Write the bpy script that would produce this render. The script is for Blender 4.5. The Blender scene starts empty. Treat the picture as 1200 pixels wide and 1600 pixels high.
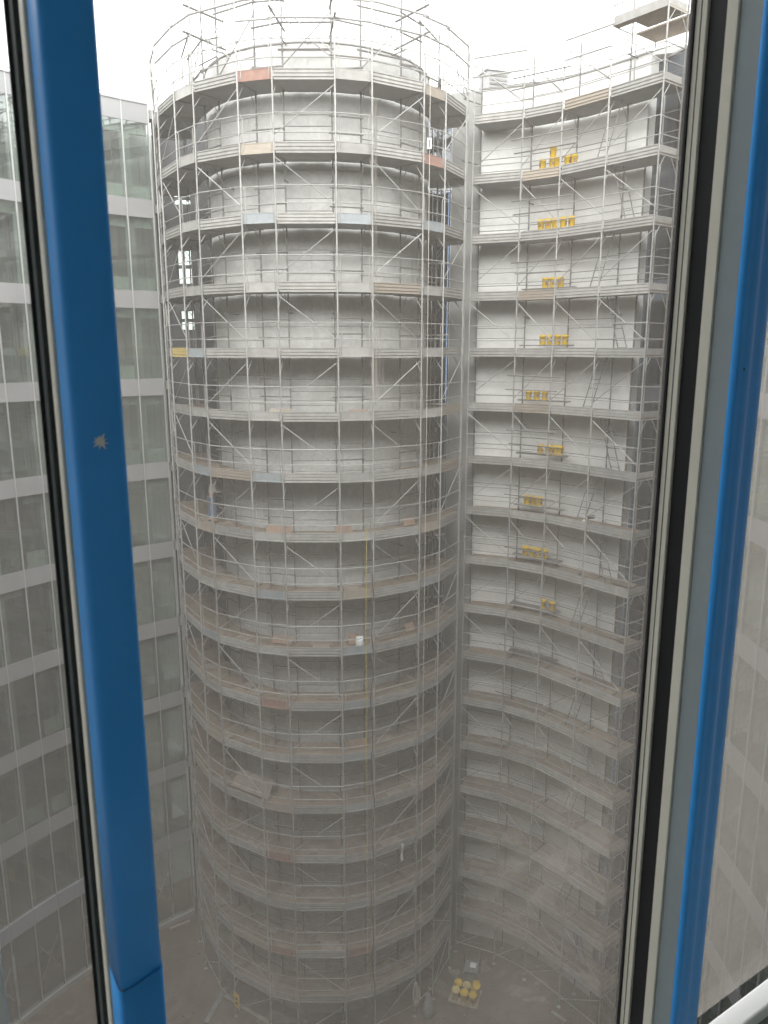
import bpy, math, random
from mathutils import Vector, Matrix
rnd = random.Random(7)
C = bpy.context.scene.collection
SC = bpy.context.scene
R_ = math.radians
H = 26.5                       # eye height above the courtyard ground

# ------------------------------------------------------------------ camera
PITCH = 12.0
cam_d = bpy.data.cameras.new('camera')
cam_d.sensor_fit = 'VERTICAL'; cam_d.sensor_height = 36.0; cam_d.sensor_width = 27.0
cam_d.lens = 1202 / 1600 * 36.0
cam_d.clip_start = 0.02; cam_d.clip_end = 2000
cam_d.dof.use_dof = True; cam_d.dof.focus_distance = 29.0; cam_d.dof.aperture_fstop = 27.0 / 2.4
cam = bpy.data.objects.new('camera', cam_d); C.objects.link(cam)
cam.location = (0, 0, H); cam.rotation_euler = (R_(90 - PITCH), 0, 0)
SC.camera = cam

# ------------------------------------------------------------------ world, sun, exposure
SUN_EL, SUN_AZ = 27.0, 185.0
w = bpy.data.worlds.new('World'); SC.world = w; w.use_nodes = True
nt = w.node_tree; nt.nodes.clear()
sky = nt.nodes.new('ShaderNodeTexSky'); sky.sky_type = 'NISHITA'; sky.sun_disc = False
sky.sun_elevation = R_(SUN_EL); sky.sun_rotation = R_(SUN_AZ); sky.air_density = 1.0; sky.dust_density = 6.0
hs = nt.nodes.new('ShaderNodeHueSaturation'); hs.inputs['Saturation'].default_value = 0.12
mx = nt.nodes.new('ShaderNodeMix'); mx.data_type = 'RGBA'; mx.inputs[0].default_value = 0.75
mx.inputs[7].default_value = (10.9, 10.95, 11.1, 1)
bg = nt.nodes.new('ShaderNodeBackground'); bg.inputs['Strength'].default_value = 0.15
wo = nt.nodes.new('ShaderNodeOutputWorld')
nt.links.new(sky.outputs[0], hs.inputs['Color']); nt.links.new(hs.outputs[0], mx.inputs[6])
nt.links.new(mx.outputs[2], bg.inputs['Color']); nt.links.new(bg.outputs[0], wo.inputs['Surface'])
sun_d = bpy.data.lights.new('sun', 'SUN'); sun_d.energy = 1.3; sun_d.angle = R_(60); sun_d.color = (1, .985, .97)
sun = bpy.data.objects.new('sun', sun_d); C.objects.link(sun)
sun.rotation_euler = (R_(90 - SUN_EL), 0, R_(180 - SUN_AZ)); sun.location = (0, 0, 80)
SC.view_settings.view_transform = 'Standard'; SC.view_settings.look = 'None'
SC.view_settings.exposure = 1.5; SC.view_settings.gamma = 1.0
SC.render.engine = 'CYCLES'
cy = SC.cycles
cy.use_denoising = True
cy.max_bounces = 6; cy.diffuse_bounces = 4; cy.glossy_bounces = 3; cy.transmission_bounces = 4
cy.transparent_max_bounces = 16; cy.caustics_reflective = False; cy.caustics_refractive = False

# ------------------------------------------------------------------ helpers
def ray(px, py):
    """direction of a photo pixel (x, y forward, z up) per unit of depth"""
    xn = (px - 600) / 1202; yn = (py - 800) / 1202
    s, c = math.sin(R_(PITCH)), math.cos(R_(PITCH))
    return Vector((xn, c - yn * s, -(s + yn * c)))
def at_z(px, py, z):
    d = ray(px, py); t = z / d.z
    return d * t
def at_y(px, py, y):
    d = ray(px, py); return d * (y / d.y)

def tag(o, label=None, cat=None, group=None, kind=None):
    if label: o['label'] = label
    if cat: o['category'] = cat
    if group: o['group'] = group
    if kind: o['kind'] = kind
    return o
def link(name, me, parent=None, loc=(0, 0, 0), rz=0.0, mat=None):
    o = bpy.data.objects.new(name, me); C.objects.link(o)
    o.location = loc
    if rz: o.rotation_euler = (0, 0, rz)
    if parent: o.parent = parent
    if mat is not None and me is not None and not me.materials: me.materials.append(mat)
    return o
def empty(name, loc, label, cat, group=None, rz=0.0):
    o = bpy.data.objects.new(name, None); C.objects.link(o); o.location = loc; o.rotation_euler = (0, 0, rz)
    o.empty_display_size = .2
    return tag(o, label, cat, group)

class MB:
    def __init__(s): s.v = []; s.f = []
    def add(s, vs, fs):
        b = len(s.v); s.v += [tuple(x) for x in vs]; s.f += [tuple(b + i for i in f) for f in fs]; return s
    def box(s, x0, x1, y0, y1, z0, z1):
        return s.add([(x0, y0, z0), (x1, y0, z0), (x1, y1, z0), (x0, y1, z0), (x0, y0, z1), (x1, y0, z1), (x1, y1, z1), (x0, y1, z1)],
                     [(0, 3, 2, 1), (4, 5, 6, 7), (0, 1, 5, 4), (1, 2, 6, 5), (2, 3, 7, 6), (3, 0, 4, 7)])
    def prism(s, poly, z0, z1):
        n = len(poly)
        a = sum(poly[i][0] * poly[(i + 1) % n][1] - poly[(i + 1) % n][0] * poly[i][1] for i in range(n))
        if a < 0: poly = poly[::-1]
        vs = [(p[0], p[1], z0) for p in poly] + [(p[0], p[1], z1) for p in poly]
        fs = [tuple(range(n - 1, -1, -1)), tuple(range(n, 2 * n))] + [(i, (i + 1) % n, n + (i + 1) % n, n + i) for i in range(n)]
        return s.add(vs, fs)
    def tube(s, pts, r, n=6, cap=True):
        """swept tube through pts; r a number or a list"""
        pts = [Vector(p) for p in pts]; m = len(pts)
        if not isinstance(r, (list, tuple)): r = [r] * m
        vs = []
        t0 = (pts[1] - pts[0]).normalized()
        up = Vector((0, 0, 1)) if abs(t0.z) < .9 else Vector((1, 0, 0))
        for i, p in enumerate(pts):
            t = (pts[min(i + 1, m - 1)] - pts[max(i - 1, 0)]).normalized()
            a = t.cross(up).normalized(); b = t.cross(a).normalized()
            for k in range(n):
                th = 2 * math.pi * k / n
                vs.append(p + (a * math.cos(th) + b * math.sin(th)) * r[i])
        fs = []
        for i in range(m - 1):
            for k in range(n):
                fs.append((i * n + k, i * n + (k + 1) % n, (i + 1) * n + (k + 1) % n, (i + 1) * n + k))
        if cap: fs += [tuple(range(n)), tuple((m - 1) * n + k for k in range(n - 1, -1, -1))]
        return s.add(vs, fs)
    def lathe(s, prof, n=16, c=(0, 0, 0)):
        vs = []; m = len(prof)
        for r, z in prof:
            for k in range(n):
                th = 2 * math.pi * k / n
                vs.append((c[0] + r * math.cos(th), c[1] + r * math.sin(th), c[2] + z))
        fs = [(i * n + k, i * n + (k + 1) % n, (i + 1) * n + (k + 1) % n, (i + 1) * n + k) for i in range(m - 1) for k in range(n)]
        return s.add(vs, fs)
    def mesh(s, name, mat=None, smooth=False):
        me = bpy.data.meshes.new(name); me.from_pydata(s.v, [], s.f); me.update()
        if mat is not None: me.materials.append(mat)
        if smooth:
            me.polygons.foreach_set('use_smooth', [True] * len(me.polygons))
        return me

# ------------------------------------------------------------------ materials
def mat(name, c1, c2=None, rough=.7, metal=0.0, scale=3.0, detail=5, bump=0.0, bscale=None, vary=0.0, stretch=None, spec=.4, fine=None):
    m = bpy.data.materials.new(name); m.use_nodes = True
    n = m.node_tree; p = n.nodes['Principled BSDF']
    p.inputs['Roughness'].default_value = rough; p.inputs['Metallic'].default_value = metal
    p.inputs['Specular IOR Level'].default_value = spec
    geo = n.nodes.new('ShaderNodeNewGeometry')
    mp = n.nodes.new('ShaderNodeMapping'); n.links.new(geo.outputs['Position'], mp.inputs['Vector'])
    if stretch: mp.inputs['Scale'].default_value = stretch
    nz = n.nodes.new('ShaderNodeTexNoise'); nz.inputs['Scale'].default_value = scale; nz.inputs['Detail'].default_value = detail
    nz.inputs['Roughness'].default_value = .62
    n.links.new(mp.outputs[0], nz.inputs['Vector'])
    rp = n.nodes.new('ShaderNodeValToRGB'); rp.color_ramp.elements[0].position = .32; rp.color_ramp.elements[1].position = .68
    rp.color_ramp.elements[0].color = (*c1, 1); rp.color_ramp.elements[1].color = (*(c2 or c1), 1)
    n.links.new(nz.outputs['Fac'], rp.inputs[0]); col = rp.outputs[0]
    if fine:
        nf = n.nodes.new('ShaderNodeTexNoise'); nf.inputs['Scale'].default_value = fine[0]; nf.inputs['Detail'].default_value = 4
        n.links.new(geo.outputs['Position'], nf.inputs['Vector'])
        mr = n.nodes.new('ShaderNodeMapRange'); mr.inputs[1].default_value = .3; mr.inputs[2].default_value = .7
        mr.inputs[3].default_value = 1 - fine[1]; mr.inputs[4].default_value = 1 + fine[1]
        n.links.new(nf.outputs['Fac'], mr.inputs[0])
        v = n.nodes.new('ShaderNodeVectorMath'); v.operation = 'SCALE'
        n.links.new(col, v.inputs[0]); n.links.new(mr.outputs[0], v.inputs['Scale']); col = v.outputs[0]
    if vary:
        oi = n.nodes.new('ShaderNodeObjectInfo')
        mr = n.nodes.new('ShaderNodeMapRange'); mr.inputs[3].default_value = 1 - vary; mr.inputs[4].default_value = 1 + vary
        n.links.new(oi.outputs['Random'], mr.inputs[0])
        v = n.nodes.new('ShaderNodeVectorMath'); v.operation = 'SCALE'
        n.links.new(col, v.inputs[0]); n.links.new(mr.outputs[0], v.inputs['Scale']); col = v.outputs[0]
    n.links.new(col, p.inputs['Base Color'])
    if bump:
        nb = n.nodes.new('ShaderNodeTexNoise'); nb.inputs['Scale'].default_value = bscale or scale * 6; nb.inputs['Detail'].default_value = 4
        n.links.new(geo.outputs['Position'], nb.inputs['Vector'])
        bp = n.nodes.new('ShaderNodeBump'); bp.inputs['Strength'].default_value = bump; bp.inputs['Distance'].default_value = .02
        n.links.new(nb.outputs['Fac'], bp.inputs['Height']); n.links.new(bp.outputs[0], p.inputs['Normal'])
    return m

M = {}
M['concrete'] = mat('cast_concrete', (.49, .488, .478), (.57, .567, .556), .85, scale=.8, vary=.05, detail=8, bump=.15, bscale=9, stretch=(1, 1, .35), fine=(7, .09))
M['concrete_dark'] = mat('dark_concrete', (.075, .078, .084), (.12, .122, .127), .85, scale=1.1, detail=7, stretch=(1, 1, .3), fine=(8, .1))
M['plaster'] = mat('pale_plaster', (.70, .695, .68), (.78, .775, .76), .9, scale=.55, detail=7, bump=.06, stretch=(1, 1, .4), fine=(5, .05))
M['ground'] = mat('dusty_ground', (.075, .057, .043), (.145, .115, .09), .95, scale=.45, detail=9, bump=.3, bscale=5, fine=(3, .16))
def dust_ground():
    m = M['ground']; n = m.node_tree; p = n.nodes['Principled BSDF']; L = n.links
    src = p.inputs['Base Color'].links[0].from_socket
    geo = n.nodes.new('ShaderNodeNewGeometry')
    a = n.nodes.new('ShaderNodeTexNoise'); a.inputs['Scale'].default_value = .42; a.inputs['Detail'].default_value = 9; a.inputs['Roughness'].default_value = .68; a.inputs['Distortion'].default_value = .8
    L.new(geo.outputs['Position'], a.inputs['Vector'])
    r = n.nodes.new('ShaderNodeMapRange'); r.inputs[1].default_value = .54; r.inputs[2].default_value = .68; r.inputs[4].default_value = .7; L.new(a.outputs['Fac'], r.inputs[0])
    x = n.nodes.new('ShaderNodeMix'); x.data_type = 'RGBA'; x.inputs[7].default_value = (.22, .19, .16, 1)
    L.new(r.outputs[0], x.inputs[0]); L.new(src, x.inputs[6]); L.new(x.outputs[2], p.inputs['Base Color'])
dust_ground()
M['steel'] = mat('galvanised_steel', (.27, .265, .255), (.40, .395, .38), .55, .15, scale=6, vary=.16, spec=.5)
M['steel_dark'] = mat('weathered_steel', (.15, .145, .14), (.25, .24, .23), .7, .2, scale=5, vary=.2)
M['rust'] = mat('rusty_tube', (.16, .09, .06), (.27, .2, .15), .8, .1, scale=9, vary=.15)
M['toe'] = mat('toe_board_metal', (.28, .27, .255), (.38, .37, .35), .7, .05, scale=4, vary=.14, fine=(20, .06))
M['toe_blue'] = mat('grey_blue_board', (.26, .285, .30), (.33, .35, .365), .6, .1, scale=4, vary=.1)
M['toe_wood'] = mat('pale_wood_board', (.29, .25, .205), (.38, .33, .275), .85, scale=5, vary=.12, stretch=(1, 1, 6))
M['toe_red'] = mat('red_brown_board', (.25, .14, .11), (.33, .20, .165), .85, scale=8, vary=.1)
M['toe_yellow'] = mat('yellow_board', (.60, .44, .12), (.66, .54, .26), .8, scale=9, vary=.05)
M['deck'] = mat('dusty_deck', (.20, .16, .122), (.29, .24, .19), .9, scale=2.2, detail=8, vary=.13, fine=(14, .12))
M['deck_under'] = mat('galvanised_underside', (.30, .307, .315), (.37, .377, .385), .7, .1, scale=3, vary=.12)
M['board'] = mat('dusty_plank', (.23, .195, .16), (.32, .28, .24), .92, scale=3, detail=7, vary=.16, fine=(16, .1))
M['ply'] = mat('orange_plywood', (.28, .19, .14), (.37, .265, .20), .85, scale=5, vary=.12)
M['yellow'] = mat('yellow_plastic', (.66, .42, .012), (.74, .50, .025), .45, scale=8, vary=.06)
M['yellow_pale'] = mat('pale_yellow_plastic', (.62, .47, .16), (.68, .54, .24), .5, scale=8, vary=.05)
M['label'] = mat('bucket_label', (.12, .06, .03), (.42, .26, .14), .6, scale=14)
M['spandrel'] = mat('spandrel_glass', (.29, .288, .292), (.335, .332, .337), .35, scale=.6, vary=.06, spec=.5)
M['metal_blue'] = mat('blue_grey_metal_panel', (.34, .36, .40), (.40, .42, .46), .4, .2, scale=.8, vary=.04)
M['panel_dark'] = mat('dark_blue_panel', (.07, .085, .11), (.10, .115, .14), .3, scale=.8, vary=.06, spec=.5)
M['mullion'] = mat('light_aluminium', (.44, .44, .44), (.50, .50, .495), .45, .3, scale=3)
M['slab'] = mat('floor_slab', (.30, .30, .29), (.36, .36, .35), .9, scale=1)
M['pier'] = mat('pale_interior_lining', (.56, .60, .54), (.66, .69, .63), .9, scale=.7, vary=.08)
M['inner_wall'] = mat('interior_wall', (.38, .41, .38), (.48, .5, .46), .9, scale=.4)
M['inner_light'] = mat('pale_interior_wall', (.66, .66, .60), (.76, .75, .69), .9, scale=.4)
M['inner_dark'] = mat('painted_dim_interior', (.03, .04, .055), (.06, .072, .09), .9, scale=.4)  # near-black sheet colour, the dimness of unlit rooms painted in
M['facade_dark'] = mat('dark_facade', (.10, .10, .095), (.14, .14, .135), .6, scale=.5)  # unseen facades coloured dark to deepen the courtyard's falloff
M['white'] = mat('white_paint', (.78, .78, .77), (.82, .82, .81), .5, scale=2)
M['cream'] = mat('cream_aluminium', (.76, .73, .63), (.80, .77, .67), .45, scale=2, spec=.4)
M['grey_alu'] = mat('steel_grey_aluminium', (.31, .365, .39), (.35, .40, .425), .45, scale=3, spec=.4, fine=(40, .02))
M['gasket'] = mat('black_gasket', (.012, .013, .016), (.02, .02, .024), .5, scale=5)
M['green_dark'] = mat('dark_green_frame', (.05, .065, .065), (.07, .085, .085), .5, scale=5)
M['blue'] = mat('blue_film', (.040, .36, .93), (.046, .38, .95), .38, scale=2, spec=.5, fine=(30, .03))
M['rope'] = mat('grey_rope', (.42, .39, .34), (.52, .49, .44), .9, scale=20)
M['rope_yellow'] = mat('yellow_rope', (.55, .45, .05), (.66, .55, .12), .8, scale=20)
M['hose'] = mat('black_hose', (.03, .03, .032), (.05, .05, .05), .5, scale=10)
M['denim'] = mat('blue_denim', (.08, .14, .24), (.14, .21, .32), .9, scale=18)
M['sweater'] = mat('pale_sweater', (.50, .48, .43), (.60, .58, .53), .95, scale=12)
M['skin'] = mat('skin', (.45, .28, .20), (.5, .32, .24), .6, scale=10)
M['hair'] = mat('dark_hair', (.02, .016, .012), (.035, .03, .02), .8, scale=30)
M['shoe'] = mat('work_boot', (.06, .05, .04), (.1, .08, .07), .8, scale=15)
M['wood'] = mat('pallet_wood', (.26, .21, .15), (.36, .30, .22), .9, scale=6, vary=.15)
M['debris'] = mat('light_rubble', (.12, .105, .09), (.22, .195, .17), .95, scale=3, fine=(9, .25))
M['net'] = mat('grey_sack', (.24, .235, .225), (.32, .31, .3), .9, scale=12)
M['room_white'] = mat('room_paint', (.80, .80, .79), (.83, .83, .82), .9, scale=.6)
M['floor_grey'] = mat('room_floor', (.24, .27, .265), (.29, .32, .31), .7, scale=1.2)
M['black_mark'] = mat('black_print', (.02, .02, .02), None, .6)

def facade_glass(name, tint, refl=1.0):
    m = bpy.data.materials.new(name); m.use_nodes = True; n = m.node_tree; n.nodes.clear()
    out = n.nodes.new('ShaderNodeOutputMaterial'); tr = n.nodes.new('ShaderNodeBsdfTransparent'); tr.inputs[0].default_value = (*tint, 1)
    gl = n.nodes.new('ShaderNodeBsdfGlossy'); gl.inputs['Roughness'].default_value = .015; gl.inputs['Color'].default_value = (.92, .95, .95, 1)
    geo = n.nodes.new('ShaderNodeNewGeometry')
    nz = n.nodes.new('ShaderNodeTexNoise'); nz.inputs['Scale'].default_value = .7; nz.inputs['Detail'].default_value = 1
    n.links.new(geo.outputs['Position'], nz.inputs['Vector'])
    bp = n.nodes.new('ShaderNodeBump'); bp.inputs['Strength'].default_value = .05; bp.inputs['Distance'].default_value = .05
    n.links.new(nz.outputs['Fac'], bp.inputs['Height']); n.links.new(bp.outputs[0], gl.inputs['Normal'])
    lw = n.nodes.new('ShaderNodeLayerWeight'); lw.inputs['Blend'].default_value = .5
    pw = n.nodes.new('ShaderNodeMath'); pw.operation = 'POWER'; pw.inputs[1].default_value = 4.0
    ml = n.nodes.new('ShaderNodeMath'); ml.operation = 'MULTIPLY_ADD'; ml.inputs[1].default_value = .75 * refl; ml.inputs[2].default_value = .15 * refl
    ml.use_clamp = True
    n.links.new(lw.outputs['Facing'], pw.inputs[0]); n.links.new(pw.outputs[0], ml.inputs[0])
    a = n.nodes.new('ShaderNodeMixShader'); n.links.new(ml.outputs[0], a.inputs[0]); n.links.new(tr.outputs[0], a.inputs[1]); n.links.new(gl.outputs[0], a.inputs[2])
    df = n.nodes.new('ShaderNodeBsdfDiffuse'); df.inputs[0].default_value = (.43, .445, .43, 1)  # diffuse share for dust, with soft reflections put in as colour
    b = n.nodes.new('ShaderNodeMixShader'); b.inputs[0].default_value = .06 if refl > .9 else .04
    n.links.new(a.outputs[0], b.inputs[1]); n.links.new(df.outputs[0], b.inputs[2]); n.links.new(b.outputs[0], out.inputs[0])
    return m
M['glass'] = facade_glass('facade_glass', (.82, .865, .845))
M['glass_blue'] = facade_glass('dark_blue_glass', (.34, .42, .54), .4)

def dirty_glass(name, base=.05, streaks=(), smear=None, drops=False):
    """clear pane with a thin film of dust that doubles as sky glare, dried runs and smears"""
    m = bpy.data.materials.new(name); m.use_nodes = True; n = m.node_tree; n.nodes.clear(); L = n.links
    out = n.nodes.new('ShaderNodeOutputMaterial')
    tr = n.nodes.new('ShaderNodeBsdfTransparent'); tr.inputs[0].default_value = (.955, .965, .955, 1)
    df = n.nodes.new('ShaderNodeBsdfDiffuse'); df.inputs[0].default_value = (.80, .73, .655, 1)
    tl = n.nodes.new('ShaderNodeBsdfTranslucent'); tl.inputs[0].default_value = (.80, .73, .655, 1)
    dt = n.nodes.new('ShaderNodeMixShader'); dt.inputs[0].default_value = .6; L.new(df.outputs[0], dt.inputs[1]); L.new(tl.outputs[0], dt.inputs[2])
    tc = n.nodes.new('ShaderNodeTexCoord')
    def math_(op, a, b=None, clamp=False):
        q = n.nodes.new('ShaderNodeMath'); q.operation = op; q.use_clamp = clamp
        for i, x in enumerate((a, b)):
            if x is None: continue
            if isinstance(x, (int, float)): q.inputs[i].default_value = x
            else: L.new(x, q.inputs[i])
        return q.outputs[0]
    sep = n.nodes.new('ShaderNodeSeparateXYZ'); L.new(tc.outputs['Object'], sep.inputs[0])
    def noise(scale, detail, vscale=(1, 1, 1)):
        mp = n.nodes.new('ShaderNodeMapping'); mp.inputs['Scale'].default_value = vscale; L.new(tc.outputs['Object'], mp.inputs[0])
        z = n.nodes.new('ShaderNodeTexNoise'); z.inputs['Scale'].default_value = scale; z.inputs['Detail'].default_value = detail
        L.new(mp.outputs[0], z.inputs['Vector']); return z.outputs['Fac']
    q0 = n.nodes.new('ShaderNodeMapRange'); q0.inputs[1].default_value = 2.25; q0.inputs[2].default_value = .55; q0.inputs[3].default_value = 1.0; q0.inputs[4].default_value = 1.2; L.new(sep.outputs[2], q0.inputs[0])
    fac = math_('MULTIPLY', math_('ADD', math_('MULTIPLY', noise(2.2, 6, (1, 1, .5)), base * .9), base * .5), q0.outputs[0])  # pale film: window dust, with the veil of sky glare put into it
    def ramp(x, lo, hi):
        q = n.nodes.new('ShaderNodeMapRange'); q.inputs[1].default_value = lo; q.inputs[2].default_value = hi
        L.new(x, q.inputs[0]); return q.outputs[0]
    for (x0, z0, z1, wd, st) in streaks:
        wob = math_('MULTIPLY', math_('SUBTRACT', noise(9, 2, (0, 0, 1)), .5), wd * 2.4)
        d = math_('ABSOLUTE', math_('SUBTRACT', math_('SUBTRACT', sep.outputs[0], x0), wob))
        line = ramp(d, wd, wd * .25)
        brk = ramp(noise(30, 3, (1, 1, .5)), .42, .60)
        up = math_('MULTIPLY', ramp(sep.outputs[2], z0, z0 + .03), ramp(sep.outputs[2], z1, z1 - .03))
        fac = math_('ADD', fac, math_('MULTIPLY', math_('MULTIPLY', line, brk), math_('MULTIPLY', up, st)))
    if smear:
        for (x0, z0, rr, st) in smear:
            dx = math_('SUBTRACT', sep.outputs[0], x0); dz = math_('SUBTRACT', sep.outputs[2], z0)
            d = math_('SQRT', math_('ADD', math_('MULTIPLY', dx, dx), math_('MULTIPLY', dz, dz)))
            blob = ramp(d, rr, 0)
            mp = n.nodes.new('ShaderNodeMapping'); mp.inputs['Scale'].default_value = (1, 1, 2.8); mp.inputs['Rotation'].default_value = (0, .35, 0); L.new(tc.outputs['Object'], mp.inputs[0])
            z = n.nodes.new('ShaderNodeTexNoise'); z.inputs['Scale'].default_value = 6; z.inputs['Detail'].default_value = 6; z.inputs['Distortion'].default_value = .6
            L.new(mp.outputs[0], z.inputs['Vector'])
            fac = math_('ADD', fac, math_('MULTIPLY', math_('MULTIPLY', blob, ramp(z.outputs['Fac'], .40, .74)), st))
    if drops:
        vo = n.nodes.new('ShaderNodeTexVoronoi'); vo.inputs['Scale'].default_value = 130
        L.new(tc.outputs['Object'], vo.inputs['Vector'])
        dd = ramp(vo.outputs['Distance'], .2, .1)
        dens = math_('MULTIPLY', ramp(noise(5, 3, (2.4, 1, .5)), .52, .62), ramp(sep.outputs[2], 1.3, 1.0))
        fac = math_('ADD', fac, math_('MULTIPLY', math_('MULTIPLY', dd, dens), .30))
    fac = math_('MINIMUM', fac, .6)
    gl = n.nodes.new('ShaderNodeBsdfGlossy'); gl.inputs['Roughness'].default_value = .01
    fr = n.nodes.new('ShaderNodeLayerWeight'); fr.inputs['Blend'].default_value = .5
    a = n.nodes.new('ShaderNodeMixShader'); L.new(math_('ADD', math_('MULTIPLY', math_('POWER', fr.outputs['Facing'], 5.0), .5), .02), a.inputs[0]); L.new(tr.outputs[0], a.inputs[1]); L.new(gl.outputs[0], a.inputs[2])
    b = n.nodes.new('ShaderNodeMixShader'); L.new(fac, b.inputs[0]); L.new(a.outputs[0], b.inputs[1]); L.new(dt.outputs[0], b.inputs[2])
    L.new(b.outputs[0], out.inputs[0])
    return m

# ================================================================== GROUND
g = MB(); n_ = 60; S_ = 400.0
g.add([(-S_, -S_, 0), (S_, -S_, 0), (S_, S_, 0), (-S_, S_, 0)], [(0, 1, 2, 3)])
tag(link('ground', g.mesh('ground', M['ground'])), kind='structure')

def Z(z): return z + H            # eye-relative height -> world height

# ================================================================== CURTAIN WALL BUILDINGS
FLOOR_H, SP_H = 3.45, .68
TOPS = [9.15 - FLOOR_H * j for j in range(10)]      # top edges of the spandrel bands, eye-relative; last = -21.9
ROOF = 9.15
def curtain_building(name, label, cx, cy, R, a0, step, nb, inner, glass_of, base_label, ext_a):
    """glass building on a concave arc: bays go from angle a0 (deg) in steps; the courtyard centre is (cx, cy)"""
    root = empty(name, (0, 0, 0), label, 'building')
    wd = 2 * R * math.sin(abs(R_(step)) / 2)
    w2 = wd / 2
    # shared meshes; local x along the facade, y = outward (away from the courtyard)
    gl_meshes = {}
    def pane_mesh(key, z0, z1):
        k = (key, round(z1 - z0, 3))
        if k not in gl_meshes:
            gl_meshes[k] = MB().box(-w2 + .028, w2 - .028, 0, .02, 0, z1 - z0).mesh('glass_pane', M[key])
        return gl_meshes[k]
    sp = MB().box(-w2 + .006, w2 - .006, -.012, .06, 0, SP_H).mesh('spandrel_panel', M['spandrel'])
    spm = MB().box(-w2 + .006, w2 - .006, -.09, .06, 0, SP_H).mesh('metal_panel', M['metal_blue'])
    spd = MB().box(-w2 + .006, w2 - .006, -.006, .06, 0, SP_H).mesh('dark_panel', M['panel_dark'])
    mul = MB().box(-.026, .026, -.03, .10, 0, ROOF + H + .05).mesh('mullion', M['mullion'])
    slab = MB().box(-w2 - .35, w2 + .35, .10, 5.2, 0, .32).mesh('floor_slab', M['slab'])
    ceil_ = None
    pier = MB().box(-w2 * .95, -w2 * .30, .30, .45, 0, FLOOR_H - .34).mesh('interior_pier', M['pier'])
    head = MB().box(-w2 * .30, w2 * 1.05, .30, .45, FLOOR_H - .95, FLOOR_H - .34).mesh('interior_head', M['pier'])
    low = MB().box(-w2 * .30, w2 * 1.05, .34, .42, 0, .62).mesh('interior_upstand', M['pier'])
    for b in range(nb + 1):
        a = R_(a0 + step * b)
        jx, jy = cx + R * math.cos(a), cy + R * math.sin(a)
        link('mullion', mul, root, (jx, jy, 0), a - math.pi / 2)
        if b == nb: break
        am = R_(a0 + step * (b + .5)); rm = R * math.cos(R_(step) / 2)
        px, py = cx + rm * math.cos(am), cy + rm * math.sin(am)
        rz = am - math.pi / 2
        tops = TOPS
        for j, t in enumerate(tops):
            if j == len(tops) - 1:
                # ground storey: metal band
                pm = spm if (name == 'glass_building' and b >= 2) else (spd if name == 'glass_wing' and b < 2 else sp)
                link('spandrel_panel', pm, root, (px, py, Z(t - SP_H)), rz)
                lo = -H + .25
            else:
                link('spandrel_panel', spd if name == 'glass_wing' and b < 2 else sp, root, (px, py, Z(t - SP_H)), rz)
                lo = tops[j + 1]
            hi = t - SP_H
            link('glass_pane', pane_mesh(glass_of(b, j), lo, hi), root, (px, py, Z(lo)), rz)
            link('floor_slab', slab, root, (px, py, Z(t - .45)), rz)
            if inner == 'piers' and lo > -H + 1:
                r_ = rnd.random()
                if (b + (j % 2) * 0) % 3 != 2:
                    link('interior_pier', pier, root, (px, py, Z(lo - .1)), rz)
                if r_ < .7:
                    link('interior_head', head, root, (px, py, Z(lo - .1)), rz)
                if r_ < .45:
                    link('interior_upstand', low, root, (px, py, Z(lo - .1)), rz)
        link('coping', cop, root, (px, py, Z(ROOF)), rz) if False else None
    # back wall of the rooms, roof, coping, ground plinth: swept along the arc
    def arc(r0, r1, z0, z1, nm, m, e0=0.0, e1=0.0, n=None):
        n = n or nb
        A0, A1 = a0 - e0 * (1 if step > 0 else -1), a0 + step * nb + e1 * (1 if step > 0 else -1)
        vs = []; fs = []
        for i in range(n + 1):
            a = R_(A0 + (A1 - A0) * i / n); c, s = math.cos(a), math.sin(a)
            for (r, z) in ((r0, z0), (r1, z0), (r1, z1), (r0, z1)): vs.append((cx + r * c, cy + r * s, z))
        for i in range(n):
            for k in range(4):
                fs.append((i * 4 + k, i * 4 + (k + 1) % 4, i * 4 + 4 + (k + 1) % 4, i * 4 + 4 + k))
        fs += [(0, 1, 2, 3), tuple(n * 4 + k for k in (3, 2, 1, 0))]
        o = link(nm, MB().add(vs, fs).mesh(nm, m), root)
        return o
    arc(R + (2.6 if inner == 'piers' else .85), R + 5.3, 0, Z(ROOF - .4), 'back_wall', M['inner_wall'] if inner == 'piers' else M['inner_light'], 5.0)
    arc(R - .05, R + 5.4, Z(ROOF) + .0, Z(ROOF) + .07, 'roof_coping', M['mullion'])
    arc(R - .10, R + .20, 0.0, .24, 'plinth', M['slab'])
    # the rest of the block, round the courtyard beyond the bays in detail
    A1 = a0 + step * nb
    vs = []; fs = []; n = 14
    for i in range(n + 1):
        a = R_(A1 + (ext_a - A1) * i / n + (.05 if step > 0 else -.05)); c, s = math.cos(a), math.sin(a)
        for (r, z) in ((R, 0), (R + 5.3, 0), (R + 5.3, Z(ROOF)), (R, Z(ROOF))): vs.append((cx + r * c, cy + r * s, z))
    for i in range(n):
        for k in range(4): fs.append((i * 4 + k, i * 4 + (k + 1) % 4, i * 4 + 4 + (k + 1) % 4, i * 4 + 4 + k))
    fs += [(0, 1, 2, 3), tuple(n * 4 + k for k in (3, 2, 1, 0))]
    link('side_wall', MB().add(vs, fs).mesh('side_wall', M['facade_dark']), root)
    return root

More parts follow.
